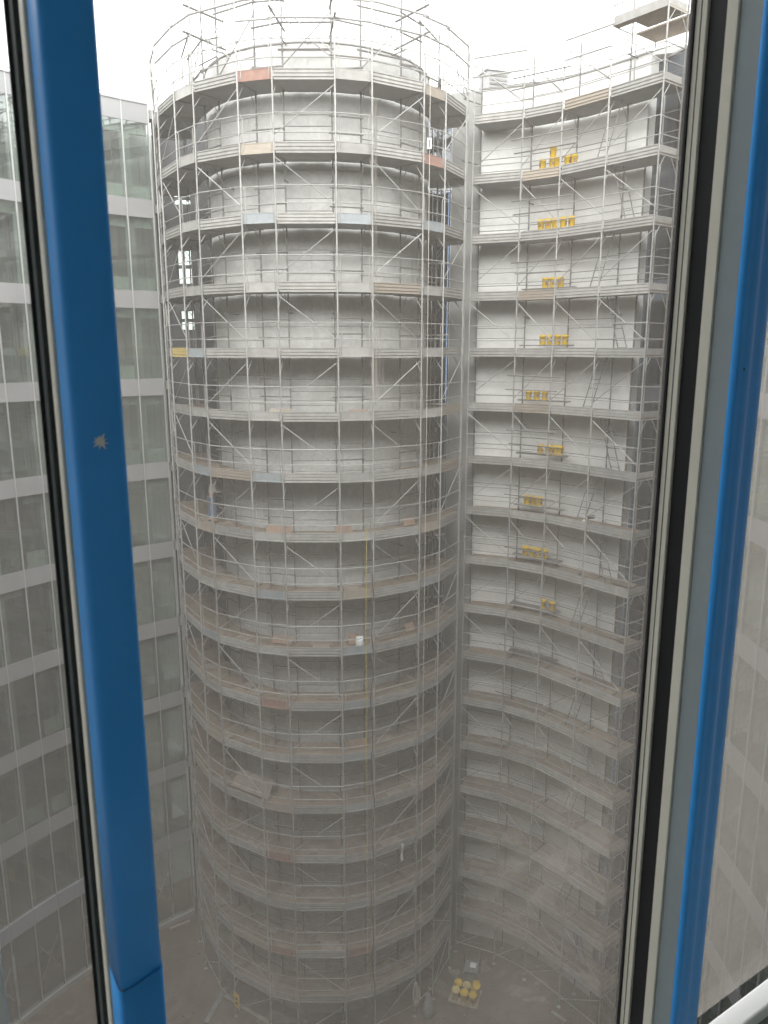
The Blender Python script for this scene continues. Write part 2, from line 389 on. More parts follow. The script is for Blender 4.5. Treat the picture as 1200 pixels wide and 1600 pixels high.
bl = curtain_building('glass_building', 'curved glass office building with pale grey bands meeting the scaffolded round tower', 2.86, 16.1, 20.0, 126.7, 3.0, 15, 'piers',
                      lambda b, j: 'glass', None, 231.0)
br = curtain_building('glass_wing', 'curved glass wing with thin white mullions beyond the scaffolded plaster wall', -12.0, 20.0, 22.4, 21.8, -2.686, 13, 'light',
                      lambda b, j: 'glass_blue' if b < 3 else 'glass', None, -42.0)
# dark sheet behind the first bays of the wing, its colour standing for dim rooms
mb = MB()
for i in range(2):
    a = R_(21.8 - 2.686 * (0.1 + 3.0 * i)); 
def arc_panel(cx, cy, r, a0, a1, z0, z1, nm, m, root, n=6):
    vs = []; fs = []
    for i in range(n + 1):
        a = R_(a0 + (a1 - a0) * i / n)
        for z in (z0, z1): vs.append((cx + r * math.cos(a), cy + r * math.sin(a), z))
        for z in (z1, z0): vs.append((cx + (r + .06) * math.cos(a), cy + (r + .06) * math.sin(a), z))
    for i in range(n):
        for k in range(4): fs.append((i * 4 + k, i * 4 + (k + 1) % 4, i * 4 + 4 + (k + 1) % 4, i * 4 + 4 + k))
    fs += [(0, 1, 2, 3), tuple(n * 4 + k for k in (3, 2, 1, 0))]
    return link(nm, MB().add(vs, fs).mesh(nm, m), root)
arc_panel(-12, 20, 23.05, 21.9, 21.8 - 2.686 * 3, 0, Z(ROOF - .5), 'dark_backing', M['inner_dark'], br)

# roof edge rail and roof housing of the glass building
rt = empty('roof_rail', (0, 0, 0), 'thin metal rail along the roof edge of the curved glass building', 'railing')
prev = None
for b in range(0, 16):
    a = R_(126.7 + 3 * b); p = Vector((2.86 + 20.9 * math.cos(a), 16.1 + 20.9 * math.sin(a), Z(ROOF)))
    if b % 2 == 0: link('post', MB().tube([p, p + Vector((0, 0, .75))], .02).mesh('post', M['steel']), rt)
    if prev is not None: link('rail', MB().tube([prev + Vector((0, 0, .45)), p + Vector((0, 0, .45))], .016).mesh('rail', M['steel']), rt)
    prev = p
hp = at_y(-8, 95, 33.0)
rh = empty('roof_housing', (hp.x - 1.2, hp.y + 1.5, Z(ROOF)), 'grey sloped plant housing on the roof of the curved glass building', 'roof housing', rz=R_(40))
link('housing_wall', MB().box(-2.2, 2.2, -1.2, 1.2, .06, .75).mesh('housing_wall', M['slab']), rh)
link('housing_roof', MB().add([(-2.4, -1.4, .75), (2.4, -1.4, .75), (2.4, 1.4, .8), (-2.4, 1.4, .8), (-1.6, 0, 1.45), (1.2, 0, 1.45)],
     [(0, 1, 5, 4), (1, 2, 5), (2, 3, 4, 5), (3, 0, 4), (3, 2, 1, 0)]).mesh('housing_roof', M['spandrel']), rh)

# tape crosses on the ground-storey panes
gt = 0
for (b, kind) in ((8, 'x'), (7, 'v'), (6, 'x'), (5, 'v'), (4, 'x'), (2, 'v'), (1, 'x')):
    a = R_(126.7 + 3 * (b + .5)); r = 20 * math.cos(R_(1.5)) - .012
    root = bl
    m_ = MB()
    wd = .40
    if kind == 'x':
        for s in (-1, 1):
            d = Vector((wd * s, 0, .75)); nrm = Vector((-d.z, 0, d.x)).normalized() * .014
            p0 = Vector((0, 0, 2.0)) - d; p1 = Vector((0, 0, 2.0)) + d; yy = -.002 - .002 * s
            m_.add([p0 - nrm + Vector((0, yy, 0)), p0 + nrm + Vector((0, yy, 0)), p1 + nrm + Vector((0, yy, 0)), p1 - nrm + Vector((0, yy, 0))], [(0, 1, 2, 3)])
    else:
        m_.box(-.5, -.472, -.05, -.02, .9, 3.2)
    link('tape_cross' if kind == 'x' else 'cap_strip', m_.mesh('tape', M['mullion']), root, (2.86 + r * math.cos(a), 16.1 + r * math.sin(a), 0), a - math.pi / 2)

# ================================================================== ROUND TOWER
TX, TY, TR = -2.38, 30.42, 4.0
PAR = 9.3
tw = empty('round_tower', (TX, TY, 0), 'grey cast concrete round tower wrapped in scaffolding', 'tower')
# shell is cast in rings 2.03 m tall with recessed joints
N = 72
vs = []; prof = []
z = 0.0; lifts = [Z(PAR)]
zz = Z(PAR - 1.25)
while zz > .5:
    lifts.append(zz); zz -= 2.45
lifts.append(0.0); lifts = lifts[::-1]
PANELS = {}
for i in range(len(lifts) - 1):
    z0, z1 = lifts[i], lifts[i + 1]
    key = round(z1 - z0, 3)
    if key not in PANELS:
        hgt = z1 - z0; vs = []; fs = []; n = 8; g_ = .003
        prof = [(TR - .3, 0), (TR - .03, 0), (TR, .022), (TR, hgt - .022), (TR - .03, hgt), (TR - .3, hgt)]
        m = len(prof)
        for j in range(n + 1):
            a = (-15 + 30 * j / n) * math.pi / 180 * (1 - g_)
            for (r, z) in prof:
                rr = r - (.03 if j in (0, n) and r == TR else 0)
                vs.append((rr * math.sin(a), -rr * math.cos(a), z))
        for j in range(n):
            for k in range(m): fs.append((j * m + k, (j + 1) * m + k, (j + 1) * m + (k + 1) % m, j * m + (k + 1) % m))
        fs += [tuple(range(m)), tuple(n * m + k for k in range(m - 1, -1, -1))]
        PANELS[key] = MB().add(vs, fs).mesh('concrete_panel', M['concrete'])
    for q in range(12):
        link('concrete_panel', PANELS[key], tw, (0, 0, z0), R_(30 * q + 15))
link('tower_roof', MB().lathe([(TR - .31, Z(PAR - 1.0)), (0.01, Z(PAR - 1.0))], N).mesh('tower_roof', M['slab']), tw)
link('coping', MB().lathe([(TR - .34, Z(PAR) + .005), (TR + .025, Z(PAR) + .005), (TR + .025, Z(PAR) + .05), (TR - .34, Z(PAR) + .05), (TR - .34, Z(PAR) + .005)], N).mesh('coping', M['slab']), tw)

# link wall behind the tower with real window openings
lw_ = empty('link_wall', (0, 33.2, 0), 'dark grey concrete wall with small windows behind the round tower', 'wall')
X0, X1 = -9.3, 1.2
wins = []   # (x0,x1,z0,z1) in eye-relative heights
def win_px(xa, ya, xb, yb):
    p = at_y(xa, ya, 33.2); q = at_y(xb, yb, 33.2)
    wins.append((p.x, q.x, q.z, p.z))
win_px(270, 300, 297, 319); win_px(275, 390, 301, 443); win_px(281, 486, 305, 515)
cur = -H
cells = []
for (x0, x1, z0, z1) in sorted(wins, key=lambda q: q[2]):
    cells.append((X0, X1, cur, z0)); cells.append((X0, x0, z0, z1)); cells.append((x1, X1, z0, z1)); cur = z1
cells.append((X0, X1, cur, PAR - .1))
for (x0, x1, z0, z1) in cells:
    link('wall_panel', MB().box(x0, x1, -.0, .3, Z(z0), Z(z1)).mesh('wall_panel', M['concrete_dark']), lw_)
for (x0, x1, z0, z1) in wins:
    wr = link('window_frame', MB().box(x0, x1, .1, .16, Z((z0 + z1) / 2) - .07, Z((z0 + z1) / 2) + .07).mesh('window_frame', M['green_dark']), lw_)
    xm = x0 + (x1 - x0) * .42
    link('window_bar', MB().box(xm - .05, xm + .05, .095, .165, Z(z0), Z(z1)).mesh('window_bar', M['green_dark']), wr)
    link('window_pane', MB().box(x0, x1, .12, .135, Z(z0), Z(z1)).mesh('window_pane', M['glass']), wr)

# glazed slot and grey return between the tower and the plaster wing
sg = empty('stair_glazing', (0, 0, 0), 'tall dark blue glazed strip between round tower and plaster wing', 'glazing')
A = Vector((1.15, 31.0, 0)); B = Vector((2.55, 31.15, 0)); dv = (B - A); L_ = dv.length; rz = math.atan2(dv.y, dv.x)
zz = -H
while zz < 8.0:
    for c in range(2):
        link('glass_pane', MB().box(.01 + c * L_ / 2, L_ / 2 - .02 + c * L_ / 2, 0, .02, 0, 2.62).mesh('glass_pane', M['glass_blue']), sg, (A.x, A.y, Z(zz) + .06), rz)
    link('transom', MB().box(0, L_, -.03, .06, 0, .07).mesh('transom', M['mullion']), sg, (A.x, A.y, Z(zz) - .02), rz)
    zz += 2.7
for c in range(3):
    link('mullion', MB().box(-.02 + c * L_ / 2, .02 + c * L_ / 2, -.04, .07, 0, Z(8.2)).mesh('mullion', M['mullion']), sg, (A.x, A.y, .01), rz)
link('dark_backing', MB().box(0, L_, .5, .56, 0, Z(8.2)).mesh('dark_backing', M['inner_dark']), sg, (A.x, A.y, 0), rz)  # dark sheet, the dim depth behind the slot put into its colour

# ================================================================== PLASTER WING
WO = [Vector(p) for p in ((3.2, 29.7), (4.84, 29.0), (6.02, 28.12), (7.18, 26.74), (8.37, 25.22))]
def normals(P):
    out = []
    for i in range(len(P)):
        a = P[max(i - 1, 0)]; b = P[min(i + 1, len(P) - 1)]
        d = (b - a).normalized(); out.append(Vector((-d.y, d.x)))
    return out
WN = normals(WO)
WI = [p + n * 1.02 for p, n in zip(WO, WN)]
wing = empty('plaster_wing', (0, 0, 0), 'pale plastered curved wall behind the second scaffold with dark glass at its end', 'building')
# smooth wall line: Catmull-Rom through the offsets
def crom(P, t):
    n = len(P) - 1; i = min(int(t), n - 1); u = t - i
    p0, p1, p2, p3 = P[max(i - 1, 0)], P[i], P[i + 1], P[min(i + 2, n)]
    return .5 * ((2 * p1) + (p2 - p0) * u + (2 * p0 - 5 * p1 + 4 * p2 - p3) * u * u + (3 * p1 - p0 - 3 * p2 + p3) * u ** 3)
WW = [p + n * 1.42 for p, n in zip(WO, WN)]
WW[0] = Vector((2.5, 31.25))
def wall_pts(t0, t1, n): return [crom(WW, t0 + (t1 - t0) * i / n) for i in range(n + 1)]
pts = wall_pts(.42, 3.24, 24)
vs = []; fs = []
nn = normals(pts)
for p, q in zip(pts, nn):
    for (d, z) in ((0, 0), (.45, 0), (.45, Z(PAR)), (0, Z(PAR))): vs.append((p.x + q.x * d, p.y + q.y * d, z))
for i in range(len(pts) - 1):
    for k in range(4): fs.append((i * 4 + k, i * 4 + (k + 1) % 4, i * 4 + 4 + (k + 1) % 4, i * 4 + 4 + k))
n = len(pts) - 1
fs += [(0, 1, 2, 3), tuple(n * 4 + k for k in (3, 2, 1, 0))]
link('plaster_wall', MB().add(vs, fs).mesh('plaster_wall', M['plaster']), wing)
vs = []; fs = []
for p, q in zip(pts, nn):
    for (d, z) in ((-.05, Z(PAR) + .003), (.5, Z(PAR) + .003), (.5, Z(PAR) + .06), (-.05, Z(PAR) + .06)): vs.append((p.x + q.x * d, p.y + q.y * d, z))
for i in range(n):
    for k in range(4): fs.append((i * 4 + k, i * 4 + (k + 1) % 4, i * 4 + 4 + (k + 1) % 4, i * 4 + 4 + k))
fs += [(0, 1, 2, 3), tuple(n * 4 + k for k in (3, 2, 1, 0))]
link('coping', MB().add(vs, fs).mesh('coping', M['slab']), wing)
e = pts[-1]; en = nn[-1]
link('corner_trim', MB().tube([(e.x + .02, e.y - .03, .02), (e.x + .02, e.y - .03, Z(PAR - 1.9))], .03).mesh('corner_trim', M['steel_dark']), wing)
# end return wall above the glass
rp_ = at_y(1010, 92, 28.6)
link('roof_upstand', MB().prism([(e.x + .05, e.y + .0), (e.x + 2.6, e.y - .8), (e.x + 3.2, e.y + 1.0), (e.x + .6, e.y + 1.6)], Z(ROOF) + .08, Z(PAR) + .12).mesh('roof_upstand', M['plaster']), wing)
vb = at_y(772, 131, 34.5)
vbx = empty('roof_vent_box', (vb.x, 34.5, Z(8.0)), 'small grey ventilation box on the roof behind the plaster wing', 'vent box', rz=.3)
link('vent_casing', MB().box(-.5, .5, -.4, .4, 0, Z(vb.z + .35) - Z(8.0)).mesh('vent_casing', M['spandrel']), vbx)
hh = Z(vb.z + .35) - Z(8.0)
link('vent_cap', MB().prism([(-.58, -.48), (.58, -.48), (.58, .48), (-.58, .48)], hh + .003, hh + .06).mesh('vent_cap', M['mullion']), vbx)
for q in range(5):
    link('louvre', MB().box(-.38, .38, -.43, -.403, hh - .2 - q * .16, hh - .12 - q * .16).mesh('louvre', M['steel_dark']), vbx)
link('wing_roof', MB().prism([(2.2, 31.7), (5.0, 31.2), (7.5, 29.5), (8.9, 28.0), (12, 31), (9, 36), (3, 37), (1.3, 33.6)], Z(7.7), Z(8.0)).mesh('wing_roof', M['slab']), wing)

jp = wall_pts(0, .418, 5); jn_ = normals(jp); vs = []; fs = []
for p, q in zip(jp, jn_):
    for (d, z) in ((.004, 0), (.45, 0), (.45, Z(PAR) - .01), (.004, Z(PAR) - .01)): vs.append((p.x + q.x * d, p.y + q.y * d, z))
for i in range(len(jp) - 1):
    for k in range(4): fs.append((i * 4 + k, i * 4 + (k + 1) % 4, i * 4 + 4 + (k + 1) % 4, i * 4 + 4 + k))
fs += [(0, 1, 2, 3), tuple((len(jp) - 1) * 4 + k for k in (3, 2, 1, 0))]
link('corner_wall', MB().add(vs, fs).mesh('corner_wall', M['slab']), wing)  # grey instead of plaster: the decks' shade on the junction is in the colour

# ================================================================== SCAFFOLDS
K = 17
DZ = [7.92 - 2.03 * k for k in range(K)]
def V2(x, y): return Vector((x, y))
def tpt(th, r): return V2(TX + r * math.sin(R_(th)), TY - r * math.cos(R_(th)))
TH = [-72.6, -53.2, -41.2, -21.73, -9.73, 9.73, 21.73, 41.2, 53.2, 72.6]
TO = [V2(-8.72, 31.7), V2(-8.38, 30.3), tpt(-72.6, 5.66)] + [tpt(t, 5.5) for t in TH[1:]] + [V2(3.0, 29.95)]
TI = [V2(-7.7, 31.9), V2(-7.3, 30.6), tpt(-72.6, 4.55)] + [tpt(t, 4.47) for t in TH[1:]] + [V2(2.0, 30.45)]

DECKS = {}
EXT = {'tower_scaffold': .33, 'wing_scaffold': .32}
def lift_rails(n):  # plan-direction helper
    return n
def scaffold(name, label, PO, PI, top_o, top_i, style, front, rail_front):
    root = empty(name, (PO[0].x, PO[0].y, 0), label, 'scaffold')
    ox, oy = PO[0].x, PO[0].y
    PO = [p - V2(ox, oy) for p in PO]; PI = [p - V2(ox, oy) for p in PI]
    nv = len(PO)
    stuff = MB(); stuff_n = 0
    # ---- standards (uprights) with spigot collars at every lift, base jack and plate
    for side, P, tops, m in (('o', PO, top_o, 'steel'), ('i', PI, top_i, 'steel_dark')):
        for i, p in enumerate(P):
            lean = V2(rnd.uniform(-.02, .02), rnd.uniform(-.02, .02))
            top = Z(tops[i]); ptsl = []; rad = []
            def at(z): 
                f = z / 36.0; return (p.x + lean.x * f, p.y + lean.y * f, z)
            for (z, r) in ((0, .08), (.012, .08), (.013, .017), (.28, .017), (.281, .04), (.31, .04), (.311, .027)): ptsl.append(at(z)); rad.append(r)
            for k in range(K - 1, -2, -1):
                z = Z(7.92 - 2.03 * k) + .16
                if z < .4 or z > top - .1: continue
                for (dz, r) in ((-.062, .027), (-.06, .034), (0.0, .034), (.002, .027), (.30, .027), (.302, .037), (.365, .037), (.367, .027), (.82, .027), (.822, .037), (.885, .037), (.887, .027)):
                    if z + dz < top - .02: ptsl.append(at(z + dz)); rad.append(r)
            ptsl.append(at(top)); rad.append(.027)
            link('standard', MB().tube(ptsl, rad, 7).mesh('standard', M[m]), root)
    # ---- frame heads: transom plus two knee braces, shared by all lifts
    for i in range(nv):
        o, n = PO[i], PI[i]; d = (n - o)
        h = MB()
        h.tube([(o.x, o.y, -.075), (n.x, n.y, -.075)], .02, 6)
        a = o + d * .34; b = n - d * .34
        h.tube([(o.x, o.y, -.55), (a.x, a.y, -.09)], .014, 5)
        h.tube([(n.x, n.y, -.55), (b.x, b.y, -.09)], .014, 5)
        me = h.mesh('frame_head', M['steel'])
        for k in range(K): link('frame_head', me, root, (0, 0, Z(DZ[k])))
    # ---- bays
    for i in range(nv - 1):
        o0, o1, n0, n1 = PO[i], PO[i + 1], PI[i], PI[i + 1]
        L = (o1 - o0).length; long = L > 1.30
        u = (o1 - o0).normalized(); nin = V2(-u.y, u.x)
        if nin.dot((n0 + n1) / 2 - (o0 + o1) / 2) < 0: nin = -nin
        f = .035
        def lerp(a, b, t): return a + (b - a) * t
        q0, q1 = lerp(o0, o1, .012) + nin * .072, lerp(o1, o0, .012) + nin * .072
        r0, r1 = lerp(n0, n1, .012) + (n0 - o0).normalized() * EXT[name], lerp(n1, n0, .012) + (n1 - o1).normalized() * EXT[name]
        m0, m1 = lerp(q0, r0, .5), lerp(q1, r1, .5)
        dm = MB()
        # deck with a recessed joint along its middle, one closed section swept along the bay
        sec = [(0.0, -.055), (1.0, -.055), (1.0, 0), (.51, 0), (.51, -.02), (.49, -.02), (.49, 0), (0, 0)]
        v_ = [(*lerp(q0, r0, s), z) for s, z in sec] + [(*lerp(q1, r1, s), z) for s, z in sec]
        n8 = len(sec)
        dm.add(v_, [(j, (j + 1) % n8, n8 + (j + 1) % n8, n8 + j) for j in range(n8)] + [tuple(range(n8 - 1, -1, -1)), tuple(range(n8, 2 * n8))])
        deck_me = dm.mesh('deck', M['deck']); deck_me.materials.append(M['deck_under']); deck_me.polygons[0].material_index = 1
        # toe boards: ribbed pressed steel on long bays, flat board on short ones
        t0, t1 = lerp(o0, o1, .015) + nin * .032, lerp(o1, o0, .015) + nin * .032
        if long:
            sec = [(0, -.095), (0, -.055), (.03, -.05), (.03, -.015), (0, -.01), (0, .055), (.026, .06), (.026, .085), (0, .09), (0, .16), (.026, .165), (.026, .188), (0, .193), (0, .222), (.036, .222), (.036, -.095)]
        else:
            sec = [(-.006, -.085), (-.006, -.045), (.004, -.04), (.004, .20), (-.004, .205), (-.004, .222), (.022, .222), (.022, -.085)]
        ns = len(sec)
        def tsec(p): return [(p.x + nin.x * s, p.y + nin.y * s, z) for s, z in sec]
        toe_v = tsec(t0) + tsec(t1)
        toe_f = [(j, (j + 1) % ns, ns + (j + 1) % ns, ns + j) for j in range(ns)] + [tuple(range(ns - 1, -1, -1)), tuple(range(ns, 2 * ns))]
        toe_me = {}
        def toe(mn):
            if mn not in toe_me: toe_me[mn] = MB().add(toe_v, toe_f).mesh('toe_board', M[mn])
            return toe_me[mn]
        # guard rails
        g0, g1 = lerp(o0, o1, -.01) + nin * .03, lerp(o1, o0, -.01) + nin * .03
        rail_me = [MB().tube([(*g0, 0), (*g1, 0)], .0175, 6).mesh('guard_rail', M['steel']) for _ in range(1)][0]
        i0, i1 = lerp(n0, n1, -.01) - nin * .03, lerp(n1, n0, -.01) - nin * .03
        irail_me = MB().tube([(*i0, 0), (*i1, 0)], .0145, 6).mesh('inner_rail', M['steel_dark'])
        c0, c1 = lerp(n0, n1, -.12) - nin * .06, lerp(n1, n0, -.06) - nin * .06
        ctube_me = MB().tube([(*c0, 0), (*lerp(c0, c1, .5), .0), (*c1, 0)], .026, 6).mesh('coupling_tube', M['steel_dark'])
        ba, bb = o0 + nin * .05, o1 + nin * .05
        br_me = [MB().tube([(*ba, .42), (*bb, 1.82)], .0165, 6).mesh('brace', M['steel']), MB().tube([(*ba, 1.82), (*bb, .42)], .0165, 6).mesh('brace', M['steel'])]
        pp = lerp(o0, o1, .1) + nin * .02; pq = lerp(o1, o0, .1) + nin * .02
        post_me = MB().tube([(*pp, -.02), (*pp, .92), (*lerp(pp, o0, .4), 1.0)], .013, 5).mesh('rail_post', M['steel'])
        post_me2 = MB().tube([(*pq, -.02), (*pq, .92), (*lerp(pq, o1, .4), 1.0)], .013, 5).mesh('rail_post', M['steel'])
        for k in range(K):
            z = Z(DZ[k])
            dk = link('deck', deck_me, root, (0, 0, z))
            dk.location.z += rnd.uniform(-.012, .012)
            DECKS[(name, i, k)] = dk
            mn = style(i, k, long)
            tb = link('toe_board', toe(mn), dk, (0, 0, .004 + rnd.uniform(-.01, .012)))
            # extra loose boards lying over the deck, ends overlapping in steps
            if front(i):
                for b_ in range(rnd.choice((0, 1, 1, 2)) if long else rnd.choice((0, 1))):
                    a_ = rnd.uniform(.05, .5); c_ = min(.97, a_ + rnd.uniform(.3, .6)); w0 = rnd.choice((.06, .30, .5)); w1 = w0 + rnd.uniform(.28, .42)
                    sk = rnd.uniform(-.03, .03)
                    def on(s, t): return lerp(lerp(q0, q1, s), lerp(r0, r1, s), t)
                    poly = [on(a_ + sk, w0), on(c_ + sk, w0 + rnd.uniform(-.02, .02)), on(c_ - sk, w1), on(a_ - sk, w1)]
                    link('board', MB().prism([tuple(p) for p in poly], .004 + .052 * b_, .052 + .052 * b_).mesh('board', M['board']), dk)
            for q, hgt in enumerate((.50, 1.02)):
                if not front(i) or (k < K and not rail_front(i)):
                    stuff.tube([(*g0, z + hgt), (*g1, z + hgt)], .0175, 5); stuff_n += 1
                else:
                    r_o = link('guard_rail', rail_me, root, (0, 0, z + hgt + rnd.uniform(-.02, .02)))
            if front(i):
                if long:
                    for hgt in ((.5, .98) if rnd.random() < .6 else (.45, .85, 1.3)):
                        link('inner_rail', irail_me, root, (0, 0, z + hgt + rnd.uniform(-.09, .09)))
                    link('brace', br_me[(k + 1) % 2], root, (0, 0, z))
                else:
                    for hgt in (.62, 1.18) if rnd.random() < .7 else (.9,):
                        link('coupling_tube', ctube_me, root, (0, 0, z + hgt + rnd.uniform(-.08, .08)))
                    link('rail_post', post_me, root, (0, 0, z)); link('rail_post', post_me2, root, (0, 0, z))
            else:
                stuff.tube([(*ba, z + (.28 if k % 2 else 1.86)), (*bb, z + (1.86 if k % 2 else .28))], .0165, 5)
        # last braces down to the ground
        zb = .35
        if long and front(i): link('brace', MB().tube([(*ba, zb), (*bb, Z(DZ[-1]) - .2)], .0165, 6).mesh('brace', M['steel']), root)
        link('base_rail', MB().tube([(*ba, zb + .15), (*bb, zb + .15)], .018, 6).mesh('base_rail', M['steel']), root)
    if stuff.v: tag(link('side_rails', stuff.mesh('side_rails', M['steel']), root), kind='stuff')
    return root

def tower_style(i, k, long):
    if i == 5 and k == 0: return 'toe_red'
    if i == 9 and k == 1: return 'toe_red'
    if i == 5 and k == 10: return 'toe_red'
    if (i, k) in ((5, 15), (7, 15), (5, 13)): return 'toe_red'
    if i == 2 and k == 4: return 'toe_yellow'
    if i == 4 and k == 6: return 'toe_yellow' if False else 'toe_wood'
    if not long:
        return rnd.choice(('toe_blue', 'toe', 'toe_wood', 'toe', 'toe', 'toe', 'toe_blue', 'toe'))
    return rnd.choice(('toe', 'toe', 'toe', 'toe', 'toe', 'toe', 'toe_wood', 'toe', 'toe'))
top_o = [9.9, 10.4, 10.7, 10.75, 11.4, 11.5, 11.9, 12.0, 11.6, 11.2, 11.2, 10.9, 10.2]
top_i = [9.6, 10.0, 10.6, 10.9, 10.8, 11.4, 11.5, 11.3, 11.0, 10.9, 10.4, 10.5, 10.0]
ts = scaffold('tower_scaffold', 'tall galvanised frame scaffold ringing the round concrete tower', TO, TI, top_o, top_i, tower_style,
              lambda i: i >= 2, lambda i: 3 <= i <= 9)
wtop_o = [10.3, 10.35, 10.4, 12.6, 12.6]; wtop_i = [10.1, 10.2, 10.3, 11.9, 11.9]
ws = scaffold('wing_scaffold', 'galvanised frame scaffold with ladders along the pale plaster wall', WO, WI, wtop_o, wtop_i,
              lambda i, k, long: 'toe_wood' if (i, k) in ((1, 1), (2, 0), (1, 5), (1, 3)) else 'toe', lambda i: True, lambda i: True)

def child_tube(root, a, b, r=.02, m='steel', name='tube'):
    o = root.location
    a = Vector(a) - o; b = Vector(b) - o
    return link(name, MB().tube([a, b], r, 6).mesh(name, M[m]), root)
def P3(v, z): return (v.x, v.y, Z(z))
# ---- end of the wing scaffold: end guard rails and end toe board
for k in range(K):
    z = DZ[k]
    for hgt in (.5, 1.0): child_tube(ws, P3(WO[-1], z + hgt), P3(WI[-1], z + hgt), .0175, name='end_rail')
    d = (WI[-1] - WO[-1]).normalized(); nr = V2(d.y, -d.x) * .02
    a, b = WO[-1] + d * .04 - nr, WI[-1] - d * .04 - nr
    oo = ws.location
    link('end_board', MB().prism([(a.x - oo.x, a.y - oo.y), (b.x - oo.x, b.y - oo.y), (b.x + nr.x - oo.x, b.y + nr.y - oo.y), (a.x + nr.x - oo.x, a.y + nr.y - oo.y)], 0, .2).mesh('end_board', M['toe']), ws, (0, 0, Z(z)))
# ---- console boards near the plaster wall on which the buckets stand
for k in range(1, 11):
    p0 = WO[1].lerp(WO[2], -.05) + WN[1] * .62; p1 = WO[2].lerp(WO[3], .18) + WN[2] * .66; pm = WO[2] + WN[2] * .68
    oo = ws.location
    poly = [p0, pm, p1, p1 + WN[2] * .30, pm + WN[2] * .30, p0 + WN[1] * .30]
    link('console_board', MB().prism([(p.x - oo.x, p.y - oo.y) for p in poly], .29, .33).mesh('console_board', M['steel_dark']), ws, (0, 0, Z(DZ[k])))
for k in range(K):
    c = WO[3].lerp(WO[4], .5 if k % 2 else .35) if k % 2 else WO[2].lerp(WO[3], .6)
    d = (WO[4] - WO[3]).normalized(); nn_ = V2(-d.y, d.x); c = c + nn_ * .5; oo = ws.location
    a0_, a1_, w_ = -.42, .42, .2
    def hp_(s, t): p = c + d * s + nn_ * t; return (p.x - oo.x, p.y - oo.y, .012)
    link('hatch_gap_line', MB().tube([hp_(a0_, -w_), hp_(a1_, -w_), hp_(a1_, w_), hp_(a0_ * .3, w_)], .016, 4).mesh('hatch_gap_line', M['gasket']), ws, (0, 0, Z(DZ[k])))  # black line in place of the hatch gap, its shade put into the colour
for k in range(K):
    if k % 5 == 4: continue
    for hgt in (.78, 1.22):
        e0, e1 = rnd.uniform(.05, .25), rnd.uniform(.1, .35); zq = DZ[k] + hgt + rnd.uniform(-.05, .05)
        child_tube(ws, P3(WO[1].lerp(WO[0], e0) - WN[1] * .05, zq), P3(WO[2].lerp(WO[3], e1) - WN[2] * .05, zq + rnd.uniform(-.03, .03)), .024, 'steel_dark', 'coupled_tube')
        if rnd.random() < .6: child_tube(ws, P3(WO[0] - (WO[1] - WO[0]) * .22, zq - .05), P3(WO[0].lerp(WI[0], .9), zq - .05), .024, 'steel_dark', 'coupled_tube')
# ---- higher platform at the end of the wing scaffold
z = 9.95
oo = ws.location
def plat(a0, a1, b1, b0, z, nm='upper_deck', hole=None):
    poly = [(p.x - oo.x, p.y - oo.y) for p in (a0, a1, b1, b0)]
    return link(nm, MB().prism(poly, -.05, 0).mesh(nm, M['deck']), ws, (0, 0, Z(z)))
plat(WO[3].lerp(WO[4], .30) + WN[3] * .05, WO[4] + WN[4] * .05, WI[4], WI[3].lerp(WI[4], .30), z)
plat(WO[3] + WN[3] * .05, WO[3].lerp(WO[4], .30) + WN[3] * .05, (WO[3].lerp(WO[4], .30)) + WN[3] * .35, WO[3] + WN[3] * .35, z)
for a, b in ((WO[3], WO[4]), (WO[4], WI[4])):
    d = (b - a).normalized(); nr = V2(-d.y, d.x) * .02
    a_, b_ = a + d * .03 + nr, b - d * .03 + nr
    link('upper_toe_board', MB().prism([(p.x - oo.x, p.y - oo.y) for p in (a_, b_, b_ + nr, a_ + nr)], -.06, .2).mesh('upper_toe_board', M['toe']), ws, (0, 0, Z(z)))
    for hgt in (.5, 1.0): child_tube(ws, P3(a, z + hgt), P3(b, z + hgt), .018, name='guard_rail')
# second platform further back over the roof
p0, p1 = WI[3] + WN[3] * .25, WI[4] + WN[4] * .25
plat(p0 + (p1 - p0) * .0, p1 + (p1 - p0) * .45, p1 + WN[4] * 1.1 + (p1 - p0) * .45, p0 + WN[3] * 1.1, 9.98 + .0, 'roof_deck')
for q in (p0, p1, p0 + WN[3] * 1.1, p1 + WN[4] * 1.1, p1 + (p1 - p0) * .4): child_tube(ws, P3(q, 8.0), P3(q, 11.4), .024, name='roof_post')
for a, b in ((WO[3], WI[3]), (WO[4], WI[4])):
    child_tube(ws, P3(a, 9.88), P3(b, 9.88), .02, name='transom')
    child_tube(ws, P3(a, 9.4), P3(a.lerp(b, .35), 9.85), .014, name='knee_brace')
    child_tube(ws, P3(b, 9.4), P3(b.lerp(a, .35), 9.85), .014, name='knee_brace')
